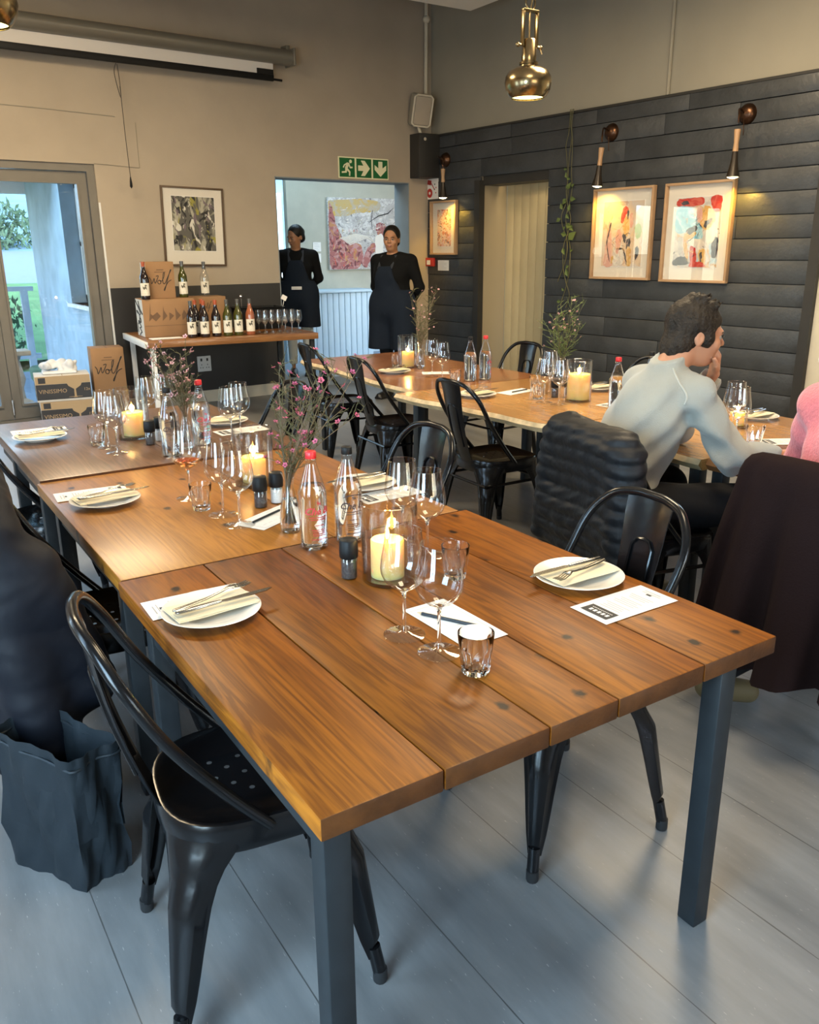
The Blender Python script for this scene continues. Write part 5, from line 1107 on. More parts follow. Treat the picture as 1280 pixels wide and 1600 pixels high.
# loudspeaker high in the corner with its conduit
t = thing('wall_speaker', 'small beige loudspeaker tilted high in the room corner above the dark box', 'speaker', (6.17, 9.17, 3.22)); Lk = Euler((R9(14), R9(4), R9(-14))).to_matrix().to_4x4()
m = MB(); m.box((0, .07, 0), (.25, .16, .36), 0, Lk, .035); obj('cabinet', m, 'plaster_grey', t)
m = MB(); m.box((0, -.012, 0), (.20, .012, .31), 0, Lk, .004); obj('grille', m, 'plaster_taupe', t); m = MB(); P = [(.115*c_, -.018, .17*s_) for c_, s_ in ((-.75, -1), (.75, -1), (1, -.85), (1, .85), (.75, 1), (-.75, 1), (-1, .85), (-1, -.85))]; m.tube(P, .012, 8, closed=True, M=Lk); obj('grille_rim', m, 'cream_paint', t)
m = MB(); m.tube([(0, .08, -.17), (.02, .06, -.25), (.03, .03, -.30)], .018, 8); m.sphere((.03, .02, -.31), .045); obj('bracket', m, 'cream_paint', t)
m = MB(); m.tube([(6.33, 9.33, 3.30), (6.36, 9.345, 5.2)], .022, 8); m.sphere((6.35, 9.34, 4.25), .045); tag(obj('wall_conduit', m, 'cream_paint'), 'pale conduit pipe running down the room corner to the loudspeaker', 'pipe')
m = MB(); p0 = onR(5.86, 2.97, -.03); m.tube([p0, p0+Vector((0, 0, 2.2))], .016, 8); tag(obj('wall_conduit', m, 'plaster_grey'), 'grey conduit pipe on the plaster above the plank wall, right of the brass lamp', 'pipe')
# three picture lamps with wooden handles
def sconce(y, z, ty, tz, by, bz, off, label):
    o = onR(y, z); t = thing('picture_lamp', label, 'wall lamp', o, 0, 'picture lamps on the plank wall'); n = Vector((-math.cos(_a), math.sin(_a), 0)); A = onR(ty, tz, off)-o; Bt = onR(by, bz, off)-o
    m = MB(); q = n.to_track_quat('Z', 'Y').to_matrix().to_4x4(); m.lathe([(0, 0), (.085, 0), (.083, .012), (.068, .04), (.04, .058), (0, .064)], 24, 0, M=q); obj('wall_boss', m, 'dark_copper', t)
    top = A+Vector((0, 0, .05)); m = MB(); m.tube(catmull([n*.05, n*.13+Vector((0, 0, .03)), top+Vector((0, 0, .055)), top], 5), .008, 8); m.tube([n*.055+Vector((0, 0, -.02)), n*.04+Vector((0, 0, -.17))], .004, 6); obj('arm', m, 'dark_copper', t)
    d = (Bt-A).normalized(); W = Matrix.Translation(A) @ (-d).to_track_quat('Z', 'Y').to_matrix().to_4x4(); ln = (Bt-A).length
    m = MB(); m.lathe([(0, .0), (.026, 0), (.027, -.006), (.020, -ln*.28), (.024, -ln*.46), (0, -ln*.46)], 20, 0, M=W); obj('wooden_handle', m, 'lamp_wood', t)
    m = MB(); m.lathe([(0, -ln*.455), (.023, -ln*.46), (.028, -ln*.62), (.038, -ln*.80), (.056, -ln), (.0545, -ln), (.036, -ln*.80), (.02, -ln*.62)], 24, 0, M=W); obj('lamp_shade', m, 'shade_dark', t)
    m = MB(); m.lathe([(0, -ln-.014), (.022, -ln-.011), (.042, -ln-.003), (.050, -ln*.985)], 20, 0, M=W); obj('bulb', m, 'lamp_disc', t)
    l = bpy.data.lights.new('picture_lamp_light', 'SPOT'); l.energy = 60; l.color = (1.0, 0.58, 0.07); l.spot_size = R9(120); l.spot_blend = .7; l.shadow_soft_size = .03; e = bpy.data.objects.new('picture_lamp_light', l); COL.objects.link(e)
    e.location = o+A+d*(ln*1.0+.01); e.rotation_euler = (d-n*.35).to_track_quat('-Z', 'Y').to_euler()
sconce(9.027, 2.673, 8.842, 2.55, 8.840, 2.225, .20, 'picture lamp with wooden handle, over the small narrow picture by the corner')
sconce(6.462, 2.720, 6.408, 2.565, 6.438, 2.215, .21, 'picture lamp with wooden handle, over the pale sketchy picture')
sconce(4.997, 2.715, 4.945, 2.575, 4.949, 2.200, .21, 'picture lamp with wooden handle, over the bright red and blue picture')
# brass pendant lamps
def make_pendant():
    t = thing('pendant_lamp', 'x', 'pendant lamp'); m = MB()
    m.lathe([(.098, 0), (.112, .012), (.134, .045), (.141, .085), (.136, .120), (.118, .148), (.085, .166), (.052, .172), (.050, .182), (.056, .184), (.056, .196), (.044, .198), (.044, .235), (.0425, .238), (.0425, .312), (.036, .320), (0, .322)], 40)
    m.lathe([(.096, .001), (.108, .016), (.128, .05), (.132, .09), (.10, .14), (0, .15)], 32); obj('lamp_shade', m, 'antique_brass', t)
    m = MB()
    for s in (-1, 1): m.box((.053*s, 0, .375), (.012, .026, .19), 0, None, .002); m.tube([(.044*s, 0, .285), (.082*s, 0, .285)], .008, 8); m.sphere((.088*s, 0, .283), .014, 0, 10, 6)
    m.box((0, 0, .470), (.118, .028, .014), 0, None, .002); m.tube([(.082, 0, .285), (.10, 0, .25)], .007, 6); obj('yoke', m, 'antique_brass', t)
    m = MB(); P = [(.036*math.sin(a), 0, .513-.042*math.cos(a)) for a in [k*PI/12 for k in range(24)]]; m.tube(P, .0055, 8, closed=True); m.tube([(.016*math.cos(a), 0, .585+.028*math.sin(a)) for a in [k*PI/8 for k in range(16)]], .005, 6, closed=True); obj('ring', m, 'antique_brass', t)
    m = MB(); m.tube(catmull([(0, 0, .32), (.0, 0, .45), (.012, 0, .52), (.03, .0, .62), (.022, 0, .8), (.01, 0, 1.2), (0, 0, 1.52)], 6), .005, 6)
    for k in range(14): a = (k % 2)*PI/2; m.tube([(.010*math.cos(b)*math.cos(a), .010*math.cos(b)*math.sin(a), .66+.062*k+.036*math.sin(b)) for b in [j*PI/5 for j in range(10)]], .0028, 5, closed=True)
    obj('flex_and_chain', m, 'antique_brass', t); m = MB(); m.lathe([(0, .012), (.098, .010)], 24); obj('bulb', m, 'pendant_disc', t); return t
def pendant(x, y, z, lab, e):
    place('pend', make_pendant, (x, y, z), 0, lab, 'antique brass pendant lamps')
    l = bpy.data.lights.new('pendant_light', 'SPOT'); l.energy = e; l.color = (1.0, .74, .38); l.spot_size = R9(130); l.spot_blend = .8; l.shadow_soft_size = .08; o = bpy.data.objects.new('pendant_light', l); COL.objects.link(o); o.location = (x, y, z-.005)
pendant(3.665, 4.30, 2.50, 'antique brass pendant lamp hanging over the slab tables', 14)
pendant(0.640, 4.10, 2.50, 'antique brass pendant lamp at the frame edge below the projector screen', 14)
# trailing vine on the plank wall
t = thing('hanging_vine', 'thin trailing vine with a few leaves hanging down the black planks', 'plant', onR(6.96, 2.99)); g = random.Random(21); n = Vector((-math.cos(_a), math.sin(_a), 0)); ax = Vector((math.sin(_a), math.cos(_a), 0))
for q in range(3):
    m = MB(); P = [ax*(.02*q)+n*.03]
    for k in range(1, 16): P.append(ax*(.07*math.sin(k*1.1+q*2)*(k/15)+.03*q-.02*k/15)+n*(.03+.015*math.sin(k*2+q))+Vector((0, 0, -.150*k*(1-.12*q))))
    C_ = catmull(P, 4); m.tube(C_, .0045, 5); obj('stem', m, 'stem_green', t)
    for k in range(7 if q else 11):
        p = C_[len(C_)//3+(len(C_)*2//3-1)*k//11]; s = g.uniform(.035, .075)*(2.0 if (q == 0 and k == 4) else 1); R = Euler((g.uniform(-.6, .6), g.uniform(-.6, .6), g.uniform(0, 6))).to_matrix(); mm = MB()
        w = (ax*g.uniform(-1, 1)+Vector((0, 0, g.uniform(-.6, .8)))).normalized(); u = w.cross(n).normalized(); b = p+n*.01
        mm.add([b, b+w*s*.5+u*s*.42+n*.01, b+w*s*1.25, b+w*s*.5-u*s*.42+n*.01], [(0, 1, 2, 3)]); obj('leaf', mm, 'leaf_green', t)

# ------------------------------------------------------------------ cartons and bottles on and beside the counter
def carton(name, label, x, y, z, rz, d, mats, extra, group=None):
    t = thing(name, label, 'box', (x, y, z), rz, group); m = MB(); w, dp, h = d; m.box((0, 0, h/2), d, 0, None, .003); m.box((0, 0, h+.0005), (.006, dp*.98, .001), 1); obj('carton_body', m, mats, t)
    m = MB(); extra(m, w, dp, h)
    if m.v: obj('printing', m, ['ink', 'box_white', 'box_kraft', 'cardboard_dark', 'box_black'], t)
    return t
def script(m, M, s, mi=0, tx='Wolf'):
    for st in ([(-.115, .03), (-.10, .005), (-.095, -.035), (-.075, .0), (-.065, .02), (-.06, -.03), (-.035, .01), (-.02, .045), (-.045, .04)], [(-.012, .0), (-.028, -.005), (-.03, -.03), (-.012, -.038), (.0, -.02), (-.012, .0), (.01, -.012)],
               [(.01, -.012), (.035, .03), (.045, .075), (.03, .06), (.022, -.02), (.034, -.038), (.05, -.02)], [(.05, -.02), (.085, .05), (.115, .10), (.105, .095), (.07, .0), (.035, -.10), (.03, -.09), (.075, -.02), (.11, .0)]):
        m.tube([M @ Vector((x*s, y*s, .001)) for x, y, _ in catmull([(a, b, 0) for a, b in st], 4)], .0032*s, 4, mi)
FRONT = lambda dp, z, x=0: Matrix(((1, 0, 0, x), (0, 0, -1, -dp/2-.001), (0, 1, 0, z), (0, 0, 0, 1)))
LEFT = lambda w, z, y=0: Matrix(((0, 0, -1, -w/2-.001), (-1, 0, 0, y), (0, 1, 0, z), (0, 0, 0, 1)))
def wolf_end(m, w, dp, h):
    m.box((-w/2-.0006, 0, h/2), (.0012, dp-.01, h-.01), 1); script(m, LEFT(w, h*.5) @ Matrix.Translation((0, 0, .002)) @ Matrix.Rotation(PI/2, 4, 'Z'), 1.5*h/.37)
    for k in range(3): m.box((-w/2-.002, dp*.40-.012*k, h*.22), (.001, .004, h*.25), 0)
    g = random.Random(2)
    for k in range(7):
        x = -w*.42+w*.13*k; m.add([(x+g.uniform(-.04, .04), -dp/2-.001, h*.5+g.uniform(0, .45)*h) for _ in range(1)]+[(x+.03, -dp/2-.001, h*(.62+.04*(k % 3))), (x+.06, -dp/2-.001, h*.55), (x+.01, -dp/2-.001, h*.42)], [(0, 1, 2, 3)], 3)
    m.box((0, -dp/2-.001, h*.30), (w*.96, .001, .004), 3)
def wolf_front(m, w, dp, h): script(m, FRONT(dp, h*.50), 1.0*h/.37); m.box((0, -dp/2-.001, h*.78), (w*.25, .001, .008), 3); m.box((0, -dp/2-.001, h*.72), (w*.4, .001, .006), 3)
def wolf_top(m, w, dp, h):
    wolf_front(m, w, dp, h); m.box((-w/2-.0006, 0, h/2), (.0012, dp-.01, h-.01), 1); m.box((-w/2-.002, 0, h*.6), (.001, dp*.5, .04), 3); m.box((-w/2-.002, .02, h*.8), (.001, dp*.3, .05), 3)
c5 = R9(-5)
carton('wine_carton', 'brown wine carton with white script end, standing on the counter under another carton', 2.63, 8.50, CZ+.001, c5, (.50, .34, .36), ['cardboard', 'cardboard_dark'], wolf_end)
carton('wine_carton', 'brown carton behind the bottles on the counter, clear bottle on top', 3.115, 8.78, CZ+.001, c5, (.42, .30, .35), ['cardboard', 'cardboard_dark'], lambda m, w, dp, h: script(m, FRONT(dp, h*.72), .5))
carton('wine_carton', 'topmost carton on the counter, white left side with script beside it', 2.60, 8.55, CZ+.362, c5, (.27, .25, .345), ['cardboard', 'cardboard_dark'], wolf_top)
m = MB(); m.box((2.50, 8.14, CZ+.006), (.30, .11, .008), 0, None, .002); tag(obj('leaflet_pile', m, 'paper'), 'flat white leaflets lying on the counter end before the script carton', 'leaflets')
def make_wine(mat, foil, name='wine_bottle'):
    def f():
        t = thing(name, 'x', 'bottle'); s = 1.12; m = MB(); m.lathe([(r*s, z*s) for r, z in ((0, .004), (.036, 0), (.0395, .006), (.040, .02), (.040, .165), (.037, .19), (.026, .215), (.0165, .245), (.0145, .29), (.0155, .294), (.0155, .306), (0, .308))], 26); obj('glass_body', m, mat, t)
        m = MB(); m.lathe([(r*s, z*s) for r, z in ((.0158, .245), (.0152, .288), (.0164, .293), (.0164, .309), (0, .311))], 20); obj('foil_capsule', m, foil, t)
        m = MB(); r = .0404*s; q = [[(r*math.cos(-PI/2+u*1.15), r*math.sin(-PI/2+u*1.15), z*s) for u in [k/8-1 for k in range(17)]] for z in (.03, .135)]; m.grid(q)
        r += .0004; q = [[(r*math.cos(-PI/2+u*.4), r*math.sin(-PI/2+u*.4), z*s+.006*math.sin(5*u)) for u in [k/4-1 for k in range(9)]] for z in (.085, .105)]; m.grid(q, 1); q = [[(r*math.cos(-PI/2+.25+u*.2), r*math.sin(-PI/2+.25+u*.2), z*s) for u in (-1, 0, 1)] for z in (.108, .122)]; m.grid(q, 1); q = [[(r*math.cos(-PI/2+u*.7), r*math.sin(-PI/2+u*.7), z*s) for u in (-1, 0, 1)] for z in (.045, .050)]; m.grid(q, 1)
        obj('label', m, ['wine_label', 'label_ink'], t); return t
    return f
WB = 'wine bottles on the counter'
def wine(k, x, y, lab, z=CZ+.001): 
    mt = {'r': ('wine_red_glass', 'foil_orange'), 'g': ('wine_red_glass', 'foil_grey'), 'w': ('wine_green_glass', 'foil_grey'), 'p': ('wine_rose_glass', 'foil_grey'), 'c': ('glass_thin', 'foil_grey')}[k]
    place('wine'+k, make_wine(*mt), (x, y, z), R9(-18), lab, WB)
wine('g', 2.742, 8.075, 'grey capped wine bottle, first of the counter row beside the script carton'); wine('r', 2.83, 8.20, 'orange capped red wine bottle, second in the counter row, standing behind'); wine('r', 2.935, 8.30, 'orange capped red wine bottle half hidden, farthest back in the counter row'); wine('r', 2.862, 8.050, 'orange capped red wine bottle at the front of the cluster in the counter row')
wine('r', 2.985, 8.060, 'orange capped red wine bottle standing alone, dark picture on its label'); wine('w', 3.10, 8.055, 'grey capped white wine bottle next to the alone-standing orange capped bottle'); wine('w', 3.212, 8.055, 'grey capped white wine bottle next to the rosé bottle'); wine('p', 3.335, 8.045, 'grey capped rosé bottle, last of the counter row beside the stemware')
wine('r', 2.415, 8.375, 'orange capped red wine bottle standing on the cartons', CZ+.362); wine('w', 2.83, 8.49, 'green wine bottle standing on the cartons beside the topmost carton', CZ+.362); wine('c', 3.13, 8.70, 'clear glass wine bottle with grey cap standing on the rear carton', CZ+.352)
t = thing('ice_tub', 'black tub with a small tag behind the stemware on the counter', 'tub', (3.66, 8.62, CZ+.001), c5); m = MB(); m.loft([[(w*c_, d*s_, z) for c_, s_ in [(max(-1, min(1, 1.35*math.cos(a))), max(-1, min(1, 1.35*math.sin(a)))) for a in [2*PI*k/40 for k in range(40)]]] for w, d, z in ((.22, .12, 0), (.25, .15, .22), (.27, .17, .23), (.25, .15, .23), (.22, .13, .03))]); obj('tub_body', m, 'cap_black', t)
m = MB(); m.tube([(.24, -.12, .2), (.26, -.14, .30)], .003, 5); m.box((.26, -.14, .32), (.06, .003, .05), 0, None, 0, (0, .5, 0)); obj('price_tag', m, 'paper', t); m = MB(); m.tube([(-.2, -.1, .2), (-.2, -.1, .33)], .004, 5); m.sphere((-.2, -.1, .345), .018, 0, 8, 6); obj('ladle', m, 'chrome', t)
SW = 'wine glasses lined up on the counter'
ROW = ['front', 'second', 'third', 'back']; ORD = ['first', 'second', 'third', 'fourth', 'fifth', 'sixth', 'seventh', 'eighth', 'ninth']
for r in range(4):
    for k in range(6):
        x, y = 3.465+.0715*k+.034*(r % 2), 7.985-.0062*k+.078*r
        place('wgs', lambda: make_wine_glass(.212, .63), (x, y, CZ+.001), 0, '%s wine glass from the bottles in the %s row on the counter' % (ORD[k], ROW[r]), SW)
# cartons on the floor by the glass door
def vin(m, w, dp, h):
    m.box((0, -dp/2-.0006, h*.38), (w-.004, .0012, h*.60), 4); m.box((0, -dp/2-.0006, h*.84), (w-.004, .0012, h*.31), 2); m.box((-w/2-.0006, 0, h*.38), (.0012, dp-.004, h*.60), 4); m.box((-w/2-.0006, 0, h*.84), (.0012, dp-.004, h*.31), 1)
    m.box((-w*.38, -dp/2-.0016, h*.84), (w*.13, .001, h*.22), 4); m.text('VINISSIMO', .055, FRONT(dp, h*.40, -w*.20) @ Matrix.Translation((0, 0, .001)), 2, 0, 'CENTER', .0003); m.text('12x', .04, FRONT(dp, h*.42, w*.42) @ Matrix.Translation((0, 0, .001)), 2, 0, 'CENTER', .0003)
    M = FRONT(dp, 0, w*.20); G = [(0, .12), (.012, .12), (.014, .14), (.05, .14), (.05, .15), (.008, .16), (.006, .45), (.045, .58), (.062, .76), (.052, .97)]; P = [(x*1.25, y*h) for x, y in G]; P = [p for p in P[1:]]+[(-p[0], p[1]) for p in P[:0:-1]]; m.poly([(a, b) for a, b in P], 0, 2, M @ Matrix.Translation((0, 0, .0015)))
    for k in range(2): m.box((-w/2-.0016, -dp*.2, h*(.35+.2*k)), (.001, dp*.3, h*.12), 1)
VX, VY, VR = 1.645, 9.12-.22, R9(-8)
VX, VY = 1.66, 8.835
carton('glass_carton', 'black and kraft carton of wine glasses, lower one on the floor by the glass door', VX, VY, .001, VR, (.50, .36, .245), ['box_white', 'box_kraft'], vin, 'cartons of wine glasses by the glass door')
carton('glass_carton', 'black and kraft carton of wine glasses, upper one with a plastic bag on top', VX-.02, VY, .247, VR, (.50, .36, .245), ['box_white', 'box_kraft'], vin, 'cartons of wine glasses by the glass door')
g = random.Random(5); bag = []
for k in range(16): bag.append(E((VX-.03+g.uniform(-.13, .13), VY+.03+g.uniform(-.07, .07), .545+g.uniform(-.01, .05)), (g.uniform(.04, .08), g.uniform(.03, .06), g.uniform(.02, .045)), (g.uniform(-1, 1), g.uniform(-1, 1), g.uniform(-1, 1)), .012))
bag.append(B((VX-.03, VY+.03, .508), (.16, .10, .015), (0, 0, VR), .012, .02))
o = blend('plastic_bag', bag, .009, 'plastic_white'); tag(o, 'crumpled white plastic bag lying on the upper glass carton', 'bag')
carton('wine_carton', 'brown wine carton with script, lower of the two stacked beside the glass cartons', 2.09, 8.83, .001, R9(-6), (.32, .27, .30), ['cardboard', 'cardboard_dark'], wolf_front)
carton('wine_carton', 'brown wine carton with script, upper one beside the glass cartons', 2.085, 8.83, .302, R9(-6), (.31, .26, .42), ['cardboard', 'cardboard_dark'], wolf_front)
carton('open_carton', 'open brown carton on the floor beside the leg of the wine counter', 2.545, 8.87, .001, R9(-5), (.19, .22, .36), ['cardboard', 'cardboard_dark'], lambda m, w, dp, h: m.box((.02, -dp/2, h+.02), (.12, .004, .05), 2, None, 0, (.3, .3, 0)))

# ------------------------------------------------------------------ people
def axes(f):
    f = Vector(f).normalized(); u = Vector((0, 0, 1)); r = f.cross(u).normalized(); u = r.cross(f); return f, r, u      # forward, own right, up
def rot_of(f, r, u): return tuple(Matrix(((r.x, f.x, u.x), (r.y, f.y, u.y), (r.z, f.z, u.z))).to_euler())   # local x = right, y = forward, z = up
def head_prims(c, f, s, face=True, nk=None):
    """skull, face, ears; c = centre of the head, f = where it looks"""
    f, r, u = axes(f); c = Vector(c); R = rot_of(f, r, u); P = lambda x, y, z: tuple(c+(r*x+f*y+u*z)*s); k = .012*s
    q = [E(P(0, -.012, .028), (.076*s, .096*s, .088*s), R, k), E(P(0, .028, -.045), (.058*s, .060*s, .078*s), R, .03*s), E(P(0, .052, -.092), (.026*s, .024*s, .022*s), R, .025*s)]
    q += [C(P(-.032, .082, .012), P(.032, .082, .012), .012*s, k=.015*s), C(P(0, .086, .005), P(0, .106, -.030), .007*s, .0115*s, .010*s), E(P(-.011, .098, -.034), (.008*s,)*3, (0, 0, 0), .006*s), E(P(.011, .098, -.034), (.008*s,)*3, (0, 0, 0), .006*s)]
    q += [E(P(-.030, .094, -.008), (.016*s, .012*s, .011*s), R, .008*s, sub=True), E(P(.030, .094, -.008), (.016*s, .012*s, .011*s), R, .008*s, sub=True)]
    q += [E(P(-.036, .064, -.034), (.024*s, .022*s, .022*s), R, .02*s), E(P(.036, .064, -.034), (.024*s, .022*s, .022*s), R, .02*s), E(P(0, .086, -.060), (.022*s, .010*s, .006*s), R, .006*s), E(P(0, .084, -.070), (.019*s, .011*s, .007*s), R, .006*s)]
    for d in (-1, 1): q += [E(P(.074*d, -.012, -.015), (.009*s, .020*s, .032*s), R, .008*s), E(P(.083*d, -.010, -.012), (.006*s, .010*s, .018*s), R, .004*s, sub=True)]
    return q
def hand_prims(w, d, n, s, curl=.5, side=1):
    """palm and five separate fingers: w wrist, d pointing direction, n back-of-hand normal"""
    w = Vector(w); d = Vector(d).normalized(); n = Vector(n); n = (n-d*n.dot(d)).normalized(); t = d.cross(n)*side; q = []
    for k in range(4): q.append(C(tuple(w+t*(.012-.010*k)*s), tuple(w+d*.085*s+t*(.030-.020*k)*s), .015*s, .0125*s, .012*s))
    for k, l in enumerate((.072, .080, .074, .058)):
        a = w+d*.090*s+t*(.030-.020*k)*s; b = a+(d*math.cos(curl*.8)-n*math.sin(curl*.8))*l*.48*s; e = b+(d*math.cos(curl*1.9)-n*math.sin(curl*1.9))*l*.34*s; g = e+(d*math.cos(curl*2.6)-n*math.sin(curl*2.6))*l*.24*s
        q += [C(tuple(a), tuple(b), .0098*s, .009*s, .003*s), C(tuple(b), tuple(e), .009*s, .0083*s, .003*s), C(tuple(e), tuple(g), .0083*s, .0075*s, .003*s)]
    a = w+d*.03*s+t*.028*s; b = a+(d*.7+t*.7-n*.25).normalized()*.04*s; e = b+(d*.9+t*.25-n*.35).normalized()*.034*s
    q += [C(tuple(a), tuple(b), .0135*s, .011*s, .008*s), C(tuple(b), tuple(e), .011*s, .009*s, .004*s)]; return q
def shift(p, d): 
    q = dict(p)
    if q['t'] == 'c': q['ra'] = q['ra']+d; q['rb'] = q['rb']+d
    else: q['r'] = tuple(x+d for x in q['r'])
    return q
def eyes(t, c, f, s):
    f, r, u = axes(f); c = Vector(c)-Vector(t.location); R = Euler(rot_of(f, r, u)).to_matrix()
    for d in (-1, 1):
        p = c+(r*.030*d+f*.0785-u*.008)*s; m = MB(); m.sphere(p, .0105*s, 0, 12, 8); m.sphere(p+f*.0055*s, .0062*s, 1, 10, 6); obj('eye', m, ['eye_white', 'eye_dark'], t)
    m = MB()
    for d in (-1, 1): m.tube([c+(r*.014*d+f*.095+u*.010)*s, c+(r*.032*d+f*.093+u*.016)*s, c+(r*.050*d+f*.080+u*.011)*s], [.003*s, .0036*s, .0016*s], 6)
    for d in (-1, 1): m.tube([c+(r*.017*d+f*.0945-u*.004)*s, c+(r*.030*d+f*.0975-u*.0005)*s, c+(r*.044*d+f*.090-u*.005)*s], .0014*s, 5)
    obj('eyebrows', m, 'hair_black', t); m = MB(); m.loft([[c+(r*(x+.0)+f*(.0955-abs(x)*abs(x)*9+.0022*math.cos(a))+u*(-.0655+.0065*w*math.sin(a)))*s for a in [k*PI/5 for k in range(10)]] for x, w in ((-.024, .1), (-.012, .9), (0, .8), (.012, .9), (.024, .1))]); obj('lips', m, 'lips', t)

def standing_woman(label, base, H, face, look, trousers, wide, hem, pocket):
    s = H/1.68; t = thing('person', label, 'person', base); f, r, u = axes(face); o = Vector(base); P = lambda x, y, z: tuple(o+(r*x+f*y)*s+Vector((0, 0, z*s))); R = rot_of(f, r, u); w = wide
    hc = P(0, .025, 1.555)
    torso = [E(P(0, .0, 1.27), (.165*s*w, .115*s*w, .16*s), R, .06*s), E(P(-.07, .07*w, 1.21), (.075*s*w, .06*s*w, .07*s), R, .05*s), E(P(.07, .07*w, 1.21), (.075*s*w, .06*s*w, .07*s), R, .05*s), E(P(0, .01, 1.06), (.145*s*w, .115*s*w, .14*s), R, .08*s), E(P(0, -.005, .90), (.175*s*w, .135*s*w, .13*s), R, .08*s), C(P(-.15*w, -.01, 1.355), P(.15*w, -.01, 1.355), .055*s, k=.06*s)]
    arms = []
    for d in (-1, 1): arms += [C(P(.17*d*w, -.01, 1.345), P(.212*d*w, -.07, 1.10), .052*s, .042*s, .03*s), C(P(.212*d*w, -.07, 1.10), P(.06*d, -.19*w, .94), .042*s, .030*s, .03*s)]
    legs = []
    for d in (-1, 1): legs += [C(P(.088*d, 0, .86), P(.088*d, .01, .49), .082*s*w, .055*s, .05*s), C(P(.088*d, .01, .49), P(.088*d, -.01, .10), .052*s, .034*s, .03*s), C(P(.088*d, -.02, .06), P(.09*d, .12, .035), .036*s, .028*s, .03*s)]
    neck = [C(P(0, -.012, 1.33), tuple(Vector(hc)+Vector((0, 0, -.03*s))), .055*s, .048*s, .03*s)]
    hands = hand_prims(P(.05, -.19*w, .935), -r*.8+Vector((0, 0, -.55)), -f, s, .4, 1)+hand_prims(P(-.05, -.185*w, .935), r*.8+Vector((0, 0, -.55)), -f, s, .4, -1)
    b = blend('body', [shift(p, -.012*s) for p in torso+arms+legs]+neck+head_prims(hc, look, s)+hands, .0095, 'skin_brown', t, base)
    eyes(t, hc, look, s)
    hf, hr, hu = axes(look); hcv = Vector(hc); Q = lambda x, y, z: tuple(hcv+(hr*x+hf*y+hu*z)*s); HR = rot_of(hf, hr, hu)
    blend('hair', [E(Q(0, -.020, .036), (.084*s, .099*s, .093*s), HR, .01), E(Q(0, -.105, .03), (.042*s, .036*s, .042*s), HR, .02*s), E(Q(0, -.07, -.03), (.070*s, .045*s, .055*s), HR, .03*s), E(Q(0, .105, -.028), (.078*s, .075*s, .105*s), HR, .02*s, sub=True)], .0085, 'hair_black', t, base)
    top = [shift(p, .006*s) for p in torso+arms]
    blend('top', top+[E(hc, (.075*s, .085*s, .18*s), (0, 0, 0), .02*s, sub=True)], .011, 'knit_black', t, base)
    blend('trousers', [shift(p, .010*s) for p in legs[:2]+legs[3:5]]+[shift(torso[4], .006*s)], .011, trousers, t, base, fn=lambda D, X, Y, Z: np.maximum(D, (base[2]+.13*s)-Z))
    for d in (-1, 1):
        blend('shoe', [C(P(.09*d, -.035, .045), P(.095*d, .14, .030), .046*s, .036*s, .02*s), B(P(.092*d, .05, .012), (.046*s, .125*s, .014*s), R, .01, .02)], .009, 'shoe_black', t, base, fn=lambda D, X, Y, Z: np.maximum(D, base[2]+.001-Z))
    ap = [shift(p, .020*s) for p in torso[:5]]+[C(P(-.10*w, .02, .95), P(-.115*w, .03, hem), .105*s*w, .105*s*w, .07*s), C(P(.10*w, .02, .95), P(.115*w, .03, hem), .105*s*w, .105*s*w, .07*s)]
    O = np.array(o); F = np.array(f); RR = np.array(r)
    def cut(D, X, Y, Z):
        y = (X-O[0])*F[0]+(Y-O[1])*F[1]; x = (X-O[0])*RR[0]+(Y-O[1])*RR[1]; z = (Z-O[2])/s
        return np.maximum.reduce([D, -(y+.03*s), hem*s-(Z-O[2]), (Z-O[2])-1.30*s, np.where(z > 1.08, np.abs(x)/s-(.145-(z-1.08)*.33), -1)*s])
    blend('apron', ap, .010, 'apron_navy', t, base, fn=cut)
    m = MB()
    for d in (-1, 1): m.tube([Vector(P(.070*d, .125*w, 1.28))-o, Vector(P(.075*d, .075, 1.40))-o, Vector(P(.06*d, -.03, 1.425))-o, Vector(P(0, -.075, 1.41))-o], .017*s, 6, flat=.35)
    obj('apron_strap', m, 'apron_strap', t)
    if pocket: m = MB(); m.box(Vector(P(.0, .155*w, 1.0))-o, (.115*s, .02*s, .035*s), 0, None, .003, rot_of(f, r, u)); obj('pocket_paper', m, 'paper', t)
    return t
standing_woman('woman in black with a long navy apron standing near the corner, looking at the camera', (5.10, 8.16, 0), 1.885, (-.90, -.42, 0), (-.70, -.71, -.02), 'trouser_black', 1.22, .50, False)
standing_woman('woman in navy apron and pale trousers standing in the doorway behind the counter, looking aside', (4.74, 9.84, .10), 1.83, (-.50, -.866, 0), (-.93, -.30, -.22), 'trouser_white', 1.14, .56, True)

